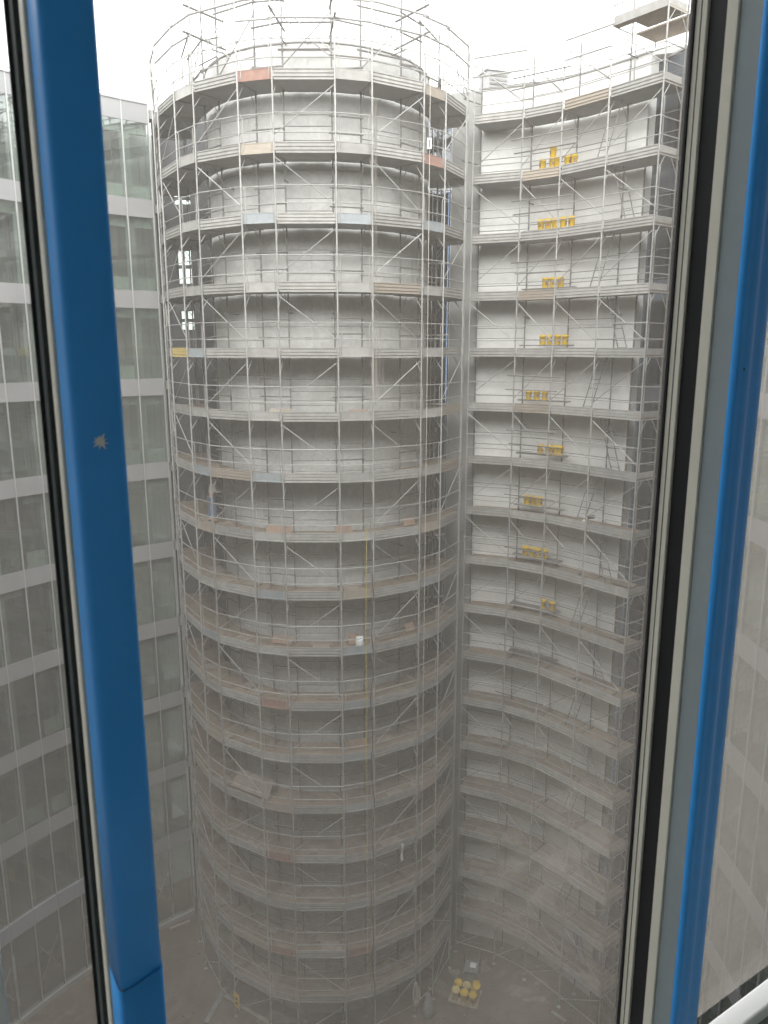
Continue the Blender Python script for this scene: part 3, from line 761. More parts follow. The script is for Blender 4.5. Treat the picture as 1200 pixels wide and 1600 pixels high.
# ---- upper tubes above the top deck
def upper(root, PO, PI, zs, rr=rnd):
    for z in zs:
        for i in range(len(PO) - 1):
            if rr.random() < .12: continue
            a, b = PO[i], PO[i + 1]; e0, e1 = rr.uniform(0, .06), rr.uniform(0, .1)
            child_tube(root, P3(a.lerp(b, -e0), z + rr.uniform(-.03, .03)), P3(b.lerp(a, -e1), z + rr.uniform(-.03, .03)), .032, name='upper_rail')
upper(ts, TO, TI, (9.45, 10.0)); upper(ws, WO[:4], WI[:4], (9.35, 9.95))
for i in range(2, len(TO)):
    o, n = TO[i], TI[i]; d = (n - o).normalized()
    z = rnd.choice((9.5, 9.7))
    if i in (4, 6, 7, 9):
        child_tube(ts, P3(o - d * .25, z), P3(n + d * .35, z - .1), .034, 'steel_dark', 'tie_tube')
        child_tube(ts, P3(o - d * .2, z + .75), P3(n + d * .3, z + .7), .034, 'steel_dark', 'tie_tube')
    if i % 2 == 0 and i + 1 < len(TO):
        child_tube(ts, P3(TI[i], 8.5), P3(TI[i + 1], 10.0), .018, 'steel_dark', 'brace')
for i in range(1, len(TI) - 1):
    for z in (8.5, 8.95, 9.75, 10.3):
        if rnd.random() < .72: child_tube(ts, P3(TI[i].lerp(TI[i + 1], -.08), z + rnd.uniform(-.1, .1)), P3(TI[i + 1].lerp(TI[i], -.08), z + rnd.uniform(-.1, .1)), .03, 'steel_dark', 'inner_rail')
for i in range(len(TO) - 1):
    if (TO[i + 1] - TO[i]).length > 1.3:
        s = 1 if i % 4 else -1
        child_tube(ts, P3(TO[i], 10.0 if s > 0 else 8.5), P3(TO[i + 1], 8.5 if s > 0 else 10.0), .0165, 'steel', 'brace')
for i in range(len(WO) - 2):
    child_tube(ws, P3(WO[i], 9.7), P3(WO[i + 1], 8.4), .0165, 'steel', 'brace')
# back of the ring, standing on the roofs behind the tower
bk = empty('roof_scaffold', (TX, TY + 4.4, 0), 'light scaffold uprights and rails on the roof behind the round tower', 'scaffold')
# the roof that carries it
link('link_roof', MB().prism([(-9.3, 33.5), (1.3, 33.5), (1.3, 38), (-9.3, 38)], Z(7.6), Z(7.9)).mesh('link_roof', M['slab']), lw_, (0, -33.2, 0))
BP = [tpt(t, 5.6) for t in (-152, -137, -122, -108, -95)] 
BP2 = [tpt(t, 5.6) for t in (96, 108, 122, 137)]
for grp in (BP, BP2):
    for j, p in enumerate(grp):
        if p.y < 33.6: base = 7.9; p = V2(p.x, max(p.y, 33.65))
        grp[j] = p
        child_tube(bk, P3(p, 7.9), P3(p, 10.6 + rnd.uniform(-.3, .5)), .027, 'steel', 'standard')
    for a, b in zip(grp, grp[1:]):
        for z in (8.6, 9.3, 9.9, 10.3): child_tube(bk, P3(a, z), P3(b, z + rnd.uniform(-.05, .05)), .026, 'steel', 'rail')
        child_tube(bk, P3(a, 8.2), P3(b, 9.9), .0165, 'steel', 'brace')

# ---- wall ties from the inner standards into the tower and the wing
for k in range(0, K, 2):
    for i in (4, 6, 7, 9):
        p = TI[i]; q = p.lerp(V2(TX, TY), .12)
        child_tube(ts, P3(p.lerp(TO[i], .18), DZ[k] + 1.35), P3(q, DZ[k] + 1.35), .024, 'steel_dark', 'wall_tie')
    for i in (1, 3):
        child_tube(ws, P3(WI[i] - WN[i] * .2, DZ[k] + 1.35), P3(WI[i] + WN[i] * .42, DZ[k] + 1.35), .024, 'steel_dark', 'wall_tie')

# ================================================================== LADDERS
def ladder(k, label):
    """from deck k+1 up to deck k"""
    zb, zt = DZ[k + 1] + .04, DZ[k] - .10
    if k % 2 == 0: s0, s1 = -.62, -.05
    else: s0, s1 = .78, .16
    def onw(s): 
        d = (WO[3] - WO[2]).normalized() if s < 0 else (WO[4] - WO[3]).normalized()
        return WO[3] + d * s * 1.0 + WN[3] * .52
    a, b = onw(s0), onw(s1)
    root = empty('ladder', (a.x, a.y, Z(zb)), label, 'ladder', 'ladders on the wing scaffold')
    d = Vector((b.x - a.x, b.y - a.y, zt - zb)); 
    side = Vector((d.x, d.y, 0)).normalized(); side = Vector((side.x, side.y, 0)) * .17
    # stiles side by side across the climbing plane
    for sg_ in (-1, 1):
        link('stile', MB().tube([side * sg_, d + side * sg_], .019, 6).mesh('stile', M['steel_dark']), root)
    nr = 6
    for r in range(nr):
        c = d * ((r + .6) / nr)
        link('rung', MB().tube([c - side, c + side], .013, 5).mesh('rung', M['steel_dark']), root)
ORD = ['top', 'second', 'third', 'fourth', 'fifth', 'sixth', 'seventh', 'eighth', 'ninth', 'tenth', 'eleventh', 'twelfth', 'thirteenth', 'fourteenth', 'fifteenth', 'sixteenth', 'lowest']
for k in range(K - 1):
    ladder(k, 'steel ladder leaning up to the %s deck of the plaster wall scaffold' % (ORD[k] if k == 0 else ORD[k] + ' highest'))

# ================================================================== BUCKETS
buck_me = {}
def bucket_meshes(m, r=.122, h=.36):
    key = (m, r, h)
    if key not in buck_me:
        body = MB().lathe([(0.005, 0), (r * .86, 0), (r * .88, .01), (r * .97, h * .80), (r * 1.05, h * .81), (r * 1.05, h * .85), (r * .985, h * .86), (r, h), (r * .9, h), (r * .85, h - .02), (.005, h - .02)], 18).mesh('body', M[m], True)
        handle = MB().tube([(r * 1.06 * math.cos(a), -.02 - .05 * math.sin(a), h * .83 - .17 * math.sin(a)) for a in [math.pi * t / 8 for t in range(9)]], .006, 5).mesh('handle', M['steel_dark'])
        n = 6; vs = []
        for i in range(n + 1):
            a = -math.pi / 2 - .36 + .72 * i / n
            for zz_ in (h * .26, h * .58): vs.append((r * .975 * math.cos(a) * 1.012, r * .975 * math.sin(a) * 1.012, zz_))
        lab = MB().add(vs, [(2 * i, 2 * i + 2, 2 * i + 3, 2 * i + 1) for i in range(n)]).mesh('paper_label', M['label'])
        buck_me[key] = (body, handle, lab)
    return buck_me[key]
def bucket(loc, label, group, m='yellow', r=.122, h=.36, rz=None, tilt=None, lab=True):
    body, handle, la = bucket_meshes(m, r, h)
    root = empty('bucket', loc, label, 'bucket', group, rz=rnd.uniform(-1.5, 1.2) if rz is None else rz)
    if tilt: root.rotation_euler = (tilt[0], tilt[1], 0)
    link('body', body, root); link('handle', handle, root)
    if lab: link('paper_label', la, root)
    return root
def on_wing(px, py, off):
    """where the sight line of a pixel column crosses the wing scaffold, off metres behind its front"""
    d = ray(px, py); best = None
    P = [p + n * off for p, n in zip(WO, WN)]
    for i in range(len(P) - 1):
        a, b = P[i], P[i + 1]; e = b - a
        den = d.x * e.y - d.y * e.x
        if abs(den) < 1e-9: continue
        t = (a.x * e.y - a.y * e.x) / den
        s = (a.x * d.y - a.y * d.x) / den
        if -.02 <= s <= 1.02: return V2(d.x * t, d.y * t)
    return P[1]
ROWS = {1: (250, (848, 864, 871, 887, 897)), 2: (352, (845, 856, 867, 880, 893)), 3: (442, (852, 864, 876)), 4: (533, (848, 859, 871, 883)),
        5: (618, (826, 838.5, 851)), 6: (704, (844, 857, 867.5, 875)), 7: (782, (823, 833, 843)), 8: (858, (821, 831, 841, 852)), 9: (942, (849, 863))}
NUMW = {2: 'pair', 3: 'three', 4: 'four', 5: 'five'}
for k, (py, xs) in ROWS.items():
    for q, x in enumerate(xs):
        p = on_wing(x, py, .80 + rnd.uniform(-.02, .02))
        bucket((p.x, p.y, Z(DZ[k] + .331)), 'yellow bucket %s from the round tower on the %s highest plaster wall scaffold deck' % (('first', 'second', 'third', 'fourth', 'fifth')[q], ORD[k]), 'yellow buckets on the plaster wall scaffold')
p = on_wing(864, 250, .80); bucket((p.x, p.y, Z(DZ[1] + .331 + .372)), 'yellow bucket stacked on top of another bucket on the scaffold', 'yellow buckets on the plaster wall scaffold')
# open tubs on the top deck
def tub(px, py, m, label):
    p = on_wing(px, py, .45)
    root = empty('mortar_tub', (p.x, p.y, Z(DZ[0] + .012)), label, 'tub')
    r, h = .20, .24
    link('body', MB().lathe([(.005, 0), (r * .75, 0), (r * .95, h * .95), (r * 1.07, h * .95), (r * 1.07, h), (r * .92, h), (r * .7, .02), (.005, .02)], 18).mesh('body', M[m], True), root)
    link('handle', MB().tube([(r * 1.06 * math.cos(a), -.03, h * .9 - .10 * math.sin(a)) for a in [math.pi * t / 8 for t in range(9)]], .006, 5).mesh('handle', M['steel_dark']), root)
tub(790, 172, 'yellow_pale', 'pale yellow mortar tub standing alone on the top scaffold deck')
tub(752, 178, 'net', 'low grey mortar tub on the top scaffold deck beside the tower')

# ================================================================== THINGS ON THE TOWER SCAFFOLD
def on_tower(px, py, z, r=None):
    p = at_z(px, py, z); return V2(p.x, p.y)
def tower_ray(px, py, r):
    """front crossing of a pixel's sight line (in plan) with the circle of radius r round the tower"""
    d = ray(px, py); dx, dy = d.x / d.y, 1.0
    # |(dx*t - TX, t - TY)| = r
    a = dx * dx + 1; b = -2 * (dx * TX + TY); c = TX * TX + TY * TY - r * r
    t = (-b - math.sqrt(max(b * b - 4 * a * c, 0))) / (2 * a)
    return V2(dx * t, t)
def edge_board(px, py, k, wdt, hgt, m, label, r=4.75, group=None, lean=.10, nm='board_sheet'):
    p = tower_ray(px, py, r); ang = math.atan2(p.x - TX, TY - p.y)
    root = tag(link(nm, MB().add([(-wdt / 2, -.01, 0), (wdt / 2, -.01, 0), (wdt / 2, .012, 0), (-wdt / 2, .012, 0),
        (-wdt / 2 + .01, lean - .01, hgt), (wdt / 2 - .02, lean - .01, hgt * .97), (wdt / 2 - .02, lean + .012, hgt * .97), (-wdt / 2 + .01, lean + .012, hgt)],
        [(0, 3, 2, 1), (4, 5, 6, 7), (0, 1, 5, 4), (1, 2, 6, 5), (2, 3, 7, 6), (3, 0, 4, 7)]).mesh(nm, M[m]), None, (p.x, p.y, Z(DZ[k]) + .064), ang), label, 'board', group)
    return root
BG = 'boards standing on the tower scaffold'
BS = [(435, 818, 7, .95, .22, 'ply'), (537, 818, 7, .62, .24, 'ply'), (640, 808, 7, .55, .28, 'ply'), (440, 993, 9, .75, .24, 'ply'), (553, 990, 9, .40, .34, 'ply'),
      (642, 975, 9, .5, .30, 'ply'), (438, 632, 5, .8, .20, 'toe_wood'), (562, 640, 5, .7, .16, 'ply'), (430, 536, 4, .8, .10, 'ply'), (555, 536, 4, .8, .10, 'ply'),
      (448, 322, 2, .8, .12, 'toe_wood'), (560, 1160, 11, .7, .26, 'ply')]
for (x, y, k, wd, hh_, m) in BS:
    edge_board(x, y, k, wd, hh_, m, ('orange brown board' if m == 'ply' else 'pale wooden board') + ' propped on edge on the %s highest deck of the tower scaffold' % ORD[k], group=BG)
# big pale sheet lying tilted on a deck of the tower scaffold
p = tower_ray(392, 1222, 4.95); ang = math.atan2(p.x - TX, TY - p.y)
sh = MB().add([(-.95, -.12, .02), (.95, -.16, .05), (.85, .36, .52), (-.85, .38, .48), (-.95, -.12, .045), (.95, -.16, .075), (.85, .36, .545), (-.85, .38, .505)],
              [(0, 3, 2, 1), (4, 5, 6, 7), (0, 1, 5, 4), (1, 2, 6, 5), (2, 3, 7, 6), (3, 0, 4, 7)])
tag(link('insulation_sheet', sh.mesh('insulation_sheet', M['board']), None, (p.x, p.y, Z(DZ[12]) + .06), ang), 'large pale sheet leaning on a lower deck of the tower scaffold', 'sheet')
# small white sack next to the propped board
p = tower_ray(562, 1000, 5.1)
sk = empty('white_sack', (p.x, p.y, Z(DZ[9]) + .062), 'white paper sack standing on a tower scaffold deck beside an orange board', 'sack', rz=.2)
link('sack_body', MB().lathe([(.005, 0), (.13, 0), (.15, .08), (.14, .25), (.11, .33), (.005, .34)], 10).mesh('sack_body', M['white'], True), sk)
link('sack_fold', MB().box(-.12, .12, -.03, .03, .335, .38).mesh('sack_fold', M['white']), sk)
# yellow rope, hose, grey rope
def hang(name, pts, r, m, label, cat):
    return tag(link(name, MB().tube(pts, r, 6).mesh(name, M[m])), label, cat)
p = tpt(18.4, 5.60); z1, z0 = -5.9, -23.6
pl = [(p.x + .04, p.y + .03, Z(z1 + .02)), (p.x + .02, p.y - .02, Z(z1 - .8))] + [(p.x + .012 * math.sin(t * 2.1), p.y - .02, Z(z1 - .8 + (z0 - z1 + .8) * t / 12)) for t in range(1, 13)]
hang('yellow_rope', pl, .009, 'rope_yellow', 'long yellow rope hanging down the front of the tower scaffold', 'rope')
p = tpt(20.6, 5.58)
pl = [(p.x + .05 * math.sin(t * 1.7) + .03 * math.sin(t * .6), p.y, Z(-7.5 - (26.4 - 7.5) * t / 26)) for t in range(27)]
hang('black_hose', pl, .017, 'hose', 'black hose hanging wavily beside a front upright of the tower scaffold', 'hose')
p = tpt(41.3, 5.78)
hang('grey_rope', [(p.x, p.y, Z(10.6)), (p.x + .005, p.y, Z(0)), (p.x - .005, p.y, Z(-25.2))], .0125, 'rope', 'pale hoisting rope hanging from a pulley at the tower scaffold top', 'rope')
pu = empty('hoist_pulley', (p.x, p.y, Z(10.6)), 'hoisting pulley on a bracket at the top of the tower scaffold', 'pulley')
link('wheel', MB().tube([(0, -.03, .1), (0, .03, .1)], .11, 12).mesh('wheel', M['steel_dark']), pu)
q = tpt(41.2, 5.5)
link('bracket_arm', MB().tube([(q.x - p.x, q.y - p.y, .05), (0, 0, .28), (0, 0, .02)], .018, 6).mesh('bracket_arm', M['steel']), pu)
cb = empty('rope_box', (p.x - .01, p.y, Z(6.3)), 'small white control box hanging on the pale hoisting rope', 'box')
link('casing', MB().box(-.07, .07, -.05, .05, -.16, .16).mesh('casing', M['white']), cb)
link('clamp', MB().box(-.025, .025, -.075, -.052, -.1, .1).mesh('clamp', M['steel_dark']), cb)
# rope coil hung near the ground, and sack
p = at_y(652, 1562, 26.0); q = tpt(40.5, 5.62)
rc = empty('rope_coil', (q.x, q.y - .02, 1.75), 'pale rope coil hung on the foot of the tower scaffold', 'rope')
for j in range(7):
    w_ = .05 + .018 * j; hgt = .95 + .12 * math.sin(j * 1.9)
    lp = [(w_ * math.cos(a) + .01 * j - .03, -.04 - .012 * j, .0 - hgt / 2 + hgt / 2 * math.sin(a)) for a in [2 * math.pi * t / 14 for t in range(15)]]
    link('rope_loop', MB().tube(lp, .013, 5, False).mesh('rope_loop', M['rope']), rc)
link('rope_knot', MB().lathe([(.01, -.05), (.05, -.03), (.06, .02), (.03, .06), (.005, .07)], 8).mesh('rope_knot', M['rope'], True), rc, (0, -.07, 0))
q2 = at_z(669, 1573, -26.1)
sb = empty('grey_sack', (q2.x, q2.y, 0.005), 'slumped grey sack on the ground at the foot of the tower scaffold', 'sack')
vs = []; n = 14; prof = [(.20, 0), (.30, .07), (.25, .35), (.17, .7), (.08, 1.0), (.03, 1.12), (.005, 1.13)]
for (r, z) in prof:
    for k in range(n):
        a = 2 * math.pi * k / n; rr = r * (1 + .15 * math.sin(3 * a + z * 4) + rnd.uniform(-.05, .05)); vs.append((rr * math.cos(a), rr * math.sin(a) * .8, z))
link('sack_body', MB().add(vs, [(i * n + k, i * n + (k + 1) % n, (i + 1) * n + (k + 1) % n, (i + 1) * n + k) for i in range(len(prof) - 1) for k in range(n)]).mesh('sack_body', M['net'], True), sb)
link('sack_neck', MB().tube([(0, 0, 1.1), (.01, .01, 1.2), (.04, .01, 1.26)], [.03, .03, .045], 7).mesh('sack_neck', M['net']), sb)
# rag hanging on a toe board
p = tower_ray(628, 1318, 5.56); ang = math.atan2(p.x - TX, TY - p.y)
rg = MB(); vs = []
for i in range(7):
    for j in range(3): vs.append(((j - 1) * .05 + .02 * math.sin(i * 1.1), -.01 - .014 * math.sin(i * .9 + j), .16 - i * .12))
rg.add(vs, [(i * 3 + j, i * 3 + j + 1, i * 3 + j + 4, i * 3 + j + 3) for i in range(6) for j in range(2)])
o = tag(link('white_rag', rg.mesh('white_rag', M['white']), None, (p.x, p.y, Z(DZ[13]) + .06), ang), 'narrow white rag hanging over a toe board of the tower scaffold', 'rag')
so = o.modifiers.new('thickness', 'SOLIDIFY'); so.thickness = .012
# yellow warning sign on the lowest lift
p = tower_ray(370, 1563, 5.56); ang = math.atan2(p.x - TX, TY - p.y)
pz = at_y(370, 1563, p.y).z
sn = empty('warning_sign', (p.x, p.y, Z(pz)), 'yellow warning sign with black symbol tied to the lowest lift of the tower scaffold', 'sign', rz=ang)
link('plate', MB().box(-.17, .17, -.012, 0, -.34, .34).mesh('plate', M['yellow']), sn)
link('symbol', MB().prism([(-.075, 0), (.075, 0), (0, .13)], 0, .004).mesh('symbol', M['black_mark']), sn, (0, -.0125, .03)).rotation_euler = (R_(90), 0, 0)
for j in range(3): link('text_line', MB().box(-.09, .09 - .03 * j, -.016, -.0125, -.1 - j * .05, -.08 - j * .05).mesh('text_line', M['black_mark']), sn)
link('tie_wire', MB().tube([(-.12, 0, .26), (-.16, .03, .3), (-.2, .05, .3)], .006, 5).mesh('tie_wire', M['steel_dark']), sn)

# machine and tins on the wing scaffold
p = on_wing(923, 797, .5)
mc = empty('paint_mixer', (p.x, p.y, Z(DZ[7]) + .035), 'small dark tool with white tin on the eighth highest deck of the plaster wall scaffold', 'tool')
link('motor', MB().tube([(-.1, 0, .28), (.16, 0, .3)], .07, 8).mesh('motor', M['hose']), mc)
link('shaft', MB().tube([(-.06, 0, .28), (-.02, -.05, .0)], .015, 5).mesh('shaft', M['steel']), mc)
link('grip', MB().tube([(.0, -.12, .34), (.0, .12, .34)], .018, 5).mesh('grip', M['hose']), mc)
link('tin', MB().lathe([(.005, 0), (.08, 0), (.08, .18), (.005, .18)], 12, (-.2, 0, 0)).mesh('tin', M['white']), mc)

# ================================================================== WORKER
def skin_obj(name, verts, edges, radii, m, parent, sub=2):
    me = bpy.data.meshes.new(name); me.from_pydata([tuple(v) for v in verts], edges, []); me.update()
    me.materials.append(m)
    o = bpy.data.objects.new(name, me); C.objects.link(o); o.parent = parent
    sm = o.modifiers.new('skin', 'SKIN'); sm.use_smooth_shade = True; sm.branch_smoothing = .6
    if not me.skin_vertices:
        try: me.attributes
        except Exception: pass
    for i, r in enumerate(radii):
        d = me.skin_vertices[0].data[i]; d.radius = (r, r) if not isinstance(r, tuple) else r
        d.use_root = (i == 0)
    s = o.modifiers.new('sub', 'SUBSURF'); s.levels = sub; s.render_levels = sub
    return o
def chain(parts):
    V, E, Rr = [], [], []; idx = {}
    for key, pos, rad, par in parts:
        idx[key] = len(V); V.append(pos); Rr.append(rad)
        if par is not None: E.append((idx[par], idx[key]))
    return V, E, Rr
wp = tower_ray(331, 812, 4.78)
wk = empty('person', (wp.x, wp.y, Z(DZ[7]) + .004), 'worker in pale sweater and blue jeans working at the tower wall on a scaffold deck', 'person', rz=math.atan2(TY - wp.y, TX - wp.x) - .35)
# local +x = facing the wall; slight forward lean, both arms out to the wall
body = [('pel', (0, 0, .94), (.13, .11), None), ('waist', (.02, 0, 1.08), (.12, .1), 'pel'), ('chest', (.06, 0, 1.30), (.14, .12), 'waist'), ('nb', (.09, 0, 1.46), .07, 'chest'), ('nk', (.11, 0, 1.53), .05, 'nb'),
        ('hd', (.14, 0, 1.62), (.085, .09), 'nk'), ('ht', (.14, 0, 1.73), (.07, .075), 'hd'), ('nose', (.235, 0, 1.62), .016, 'hd')]
for s, n_s in ((-1, 'l'), (1, 'r')):
    body += [('sh' + n_s, (.08, s * .17, 1.41), .055, 'nb'), ('el' + n_s, (.20, s * .24, 1.16), .043, 'sh' + n_s), ('wr' + n_s, (.44, s * .17, 1.20 if s < 0 else 1.06), .03, 'el' + n_s), ('pm' + n_s, (.52, s * .155, 1.21 if s < 0 else 1.06), (.034, .02), 'wr' + n_s)]
    for f in range(4):
        body += [('f%d%s' % (f, n_s), (.575, s * .155 + (f - 1.5) * .02, (1.21 if s < 0 else 1.06) - .01), .010, 'pm' + n_s), ('g%d%s' % (f, n_s), (.615 - .008 * abs(f - 1.5), s * .155 + (f - 1.5) * .022, (1.20 if s < 0 else 1.05) - .025), .008, 'f%d%s' % (f, n_s))]
    body += [('t' + n_s, (.54, s * .115, 1.19 if s < 0 else 1.04), .011, 'pm' + n_s)]
    body += [('hp' + n_s, (0, s * .1, .9), .085, 'pel'), ('kn' + n_s, (.05 - .08 * s, s * .11, .5), .06, 'hp' + n_s), ('an' + n_s, (-.02 - .1 * s, s * .12, .1), .042, 'kn' + n_s), ('ft' + n_s, (.12 - .1 * s, s * .13, .045), (.045, .035), 'an' + n_s)]
bo = skin_obj('body', *chain(body), M['skin'], wk)
top = [('w', (.015, 0, 1.0), (.145, .13), None), ('c', (.06, 0, 1.28), (.165, .15), 'w'), ('n', (.085, 0, 1.45), .10, 'c')]
for s, n_s in ((-1, 'l'), (1, 'r')):
    top += [('sh' + n_s, (.08, s * .18, 1.41), .075, 'n'), ('el' + n_s, (.20, s * .245, 1.16), .062, 'sh' + n_s), ('wr' + n_s, (.42, s * .175, 1.19 if s < 0 else 1.065), .043, 'el' + n_s)]
skin_obj('sweater', *chain(top), M['sweater'], wk)
jn = [('p', (0, 0, .95), (.145, .125), None)]
for s, n_s in ((-1, 'l'), (1, 'r')):
    jn += [('hp' + n_s, (0, s * .1, .86), .10, 'p'), ('kn' + n_s, (.05 - .08 * s, s * .11, .5), .077, 'hp' + n_s), ('an' + n_s, (-.02 - .1 * s, s * .12, .12), .062, 'kn' + n_s)]
skin_obj('jeans', *chain(jn), M['denim'], wk)
for s in (-1, 1):
    skin_obj('shoe', *chain([('a', (-.03 - .1 * s, s * .12, .06), .05, None), ('b', (.07 - .1 * s, s * .125, .045), (.05, .042), 'a'), ('c', (.15 - .1 * s, s * .13, .04), (.045, .036), 'b')]), M['shoe'], wk)
hr = MB().lathe([(.005, .10), (.05, .09), (.085, .05), (.098, 0), (.092, -.05), (.085, -.06)], 12, (.125, 0, 1.68)).mesh('hair', M['hair'], True)
link('hair', hr, wk)

# ================================================================== GROUND THINGS
pp = at_z(727, 1560, -H)
pal = empty('pallet', (pp.x, pp.y, 0), 'wooden pallet on the ground carrying yellow buckets', 'pallet', rz=-.35)
for j in range(3): link('runner', MB().box(-.6, .6, -.46 + j * .41, -.36 + j * .41, .0, .1).mesh('runner', M['wood']), pal)
for j in range(7): link('plank', MB().box(-.62 + j * .18, -.48 + j * .18, -.5, .5, .102, .125).mesh('plank', M['wood']), pal)
rot = Matrix.Rotation(-.35, 3, 'Z')
bl_ = [(-.36, .22, 'yellow', None), (.0, .2, 'yellow_pale', None), (.36, .2, 'yellow', None), (-.36, -.18, 'yellow_pale', None), (0, -.2, 'yellow', None), (.36, -.2, 'yellow', None)]
lbl = {'yellow': 'closed yellow bucket standing on the pallet', 'yellow_pale': 'pale dusty yellow bucket standing on the pallet'}
for (x, y, m, t) in bl_:
    q = rot @ Vector((x, y, 0))
    bucket((pp.x + q.x, pp.y + q.y, .127), lbl[m], 'buckets on the ground pallet', m, .165, .39)
q = rot @ Vector((.38, .08, 0)); bucket((pp.x + q.x, pp.y + q.y + .1, .66), 'yellow bucket tipped over on top of the pallet buckets', None, 'yellow', .165, .39, tilt=(.9, .15), lab=False)
# hand cart behind the pallet
cp = at_z(737, 1512, -H)
ct = empty('hand_cart', (cp.x, cp.y, 0), 'dark tubular hand cart with white paper standing behind the bucket pallet', 'cart', rz=-.25)
for s in (-1, 1):
    link('side_tube', MB().tube([(s * .3, -.55, .12), (s * .28, .25, .25), (s * .26, .5, .95)], .02, 6).mesh('side_tube', M['steel_dark']), ct)
    link('wheel', MB().tube([(s * .34 - .03, .25, .17), (s * .34 + .03, .25, .17)], .165, 12).mesh('wheel', M['hose']), ct)
for j in range(3): link('crossbar', MB().tube([(-.28, .22 + j * .12, .28 + j * .3), (.28, .22 + j * .12, .28 + j * .3)], .016, 6).mesh('crossbar', M['steel_dark']), ct)
link('tray', MB().box(-.28, .28, -.5, .2, .17, .19).mesh('tray', M['steel_dark']), ct)
link('paper', MB().box(-.06, .2, -.2, .08, .193, .2).mesh('paper', M['white']), ct)
# lengths of board and tube, rubble patches on the ground
def gp(px, py): return at_z(px, py, -H)
for (xa, ya, xb, yb, wd, m, nm, lb) in ((353, 1545, 322, 1600, .22, 'steel_dark', 'timber_beam', 'dark timber beam lying on the ground beside the tower scaffold'),
                                        (345, 1555, 420, 1598, .12, 'board', 'ground_board', 'long dusty board lying at the foot of the tower scaffold'),
                                        (862, 1582, 884, 1598, .16, 'steel_dark', 'dark_plank', 'dark plank lying under the plaster wall scaffold'),
                                        (265, 1452, 297, 1440, .10, 'toe_wood', 'pale_batten', 'pale batten lying along the foot of the glass building')):
    a, b = gp(xa, ya), gp(xb, yb); d = (b - a); d.z = 0; n = Vector((-d.y, d.x, 0)).normalized() * wd / 2
    poly = [a - n, a + n, b + n, b - n]
    tag(link(nm, MB().prism([(p.x - a.x, p.y - a.y) for p in poly], .004, .07).mesh(nm, M[m]), None, (a.x, a.y, 0)), lb, 'board')
def patch(px, py, rx, ry, label):
    c = gp(px, py); n = 26; vs = [(0, 0, .03)]; fs = []
    for ring in (.55, 1.0):
        for k in range(n):
            a = 2 * math.pi * k / n; r = ring * (1 + .28 * math.sin(3 * a + px) * ring + rnd.uniform(-.12, .12))
            vs.append((rx * r * math.cos(a), ry * r * math.sin(a), .022 if ring < 1 else .002))
    for k in range(n):
        fs.append((0, 1 + k, 1 + (k + 1) % n)); fs.append((1 + k, 1 + n + k, 1 + n + (k + 1) % n, 1 + (k + 1) % n))
    o = link('spilled_plaster', MB().add(vs, fs).mesh('spilled_plaster', M['debris'], True), None, (c.x, c.y, .002)); tag(o, kind='stuff')
for q in ((710, 1520, .22, .25), (757, 1512, .25, .3), (812, 1548, .5, .3), (840, 1562, .45, .18), (845, 1535, .3, .15), (430, 1592, .7, .3)):
    patch(*q, None)
for q in range(70):
    pass
rb = MB()
for q in range(420):
    px = rnd.choice((rnd.uniform(60, 470), rnd.uniform(600, 960))); py = rnd.uniform(1450, 1600)
    c = gp(px, py); s = rnd.uniform(.01, .05); a = rnd.uniform(0, 3)
    ca, sa = math.cos(a), math.sin(a)
    poly = [(c.x + s * (ca * x - sa * y), c.y + s * (sa * x + ca * y)) for x, y in ((-1, -.6), (1, -.7), (.9, .6), (-.8, .7))]
    rb.prism(poly, 0.0, s * .9)
tag(link('rubble', rb.mesh('rubble', M['debris'])), kind='stuff')

# ================================================================== THE WINDOW IN FRONT OF THE CAMERA
u = Vector((.839, .545, 0)).normalized(); outw = Vector((-u.y, u.x, 0))       # along the glass / away from the room
WA = Vector((-.2827, .835, 0))                                                # front right edge of the first mullion
ZF, ZC = -1.84, 1.75
win = empty('window', (WA.x, WA.y, Z(ZF)), 'large aluminium window with blue film on its mullions, in front of the courtyard', 'window', rz=math.atan2(u.y, u.x))
HH = ZC - ZF
# local axes of the window: x along the glass, y outward, z up from the sill
def wbox(nm, x0, x1, y0, y1, z0, z1, m, parent=win, bev=0.0):
    o = link(nm, MB().box(x0, x1, y0, y1, z0, z1).mesh(nm, M[m] if isinstance(m, str) else m), parent)
    if bev:
        b = o.modifiers.new('bevel', 'BEVEL'); b.width = bev; b.segments = 3; b.limit_method = 'ANGLE'
        for p in o.data.polygons: p.use_smooth = False
    return o
W2 = 1.108
def film(prof, z0, z1, slope=0.0):
    n = len(prof); vs = []
    for j in range(9):
        for (x, y) in prof:
            z = z0 + (z1 - z0) * j / 8
            if j == 8 and slope: z += (x + .025) / .05 * slope
            vs.append((x, y, z))
    o = link('blue_film', MB().add(vs, [(j * n + i, (j + 1) * n + i, (j + 1) * n + i + 1, j * n + i + 1) for j in range(8) for i in range(n - 1)]).mesh('blue_film', M['blue'], True), win)
    m = o.modifiers.new('thickness', 'SOLIDIFY'); m.thickness = .0005; m.offset = -1
    return o
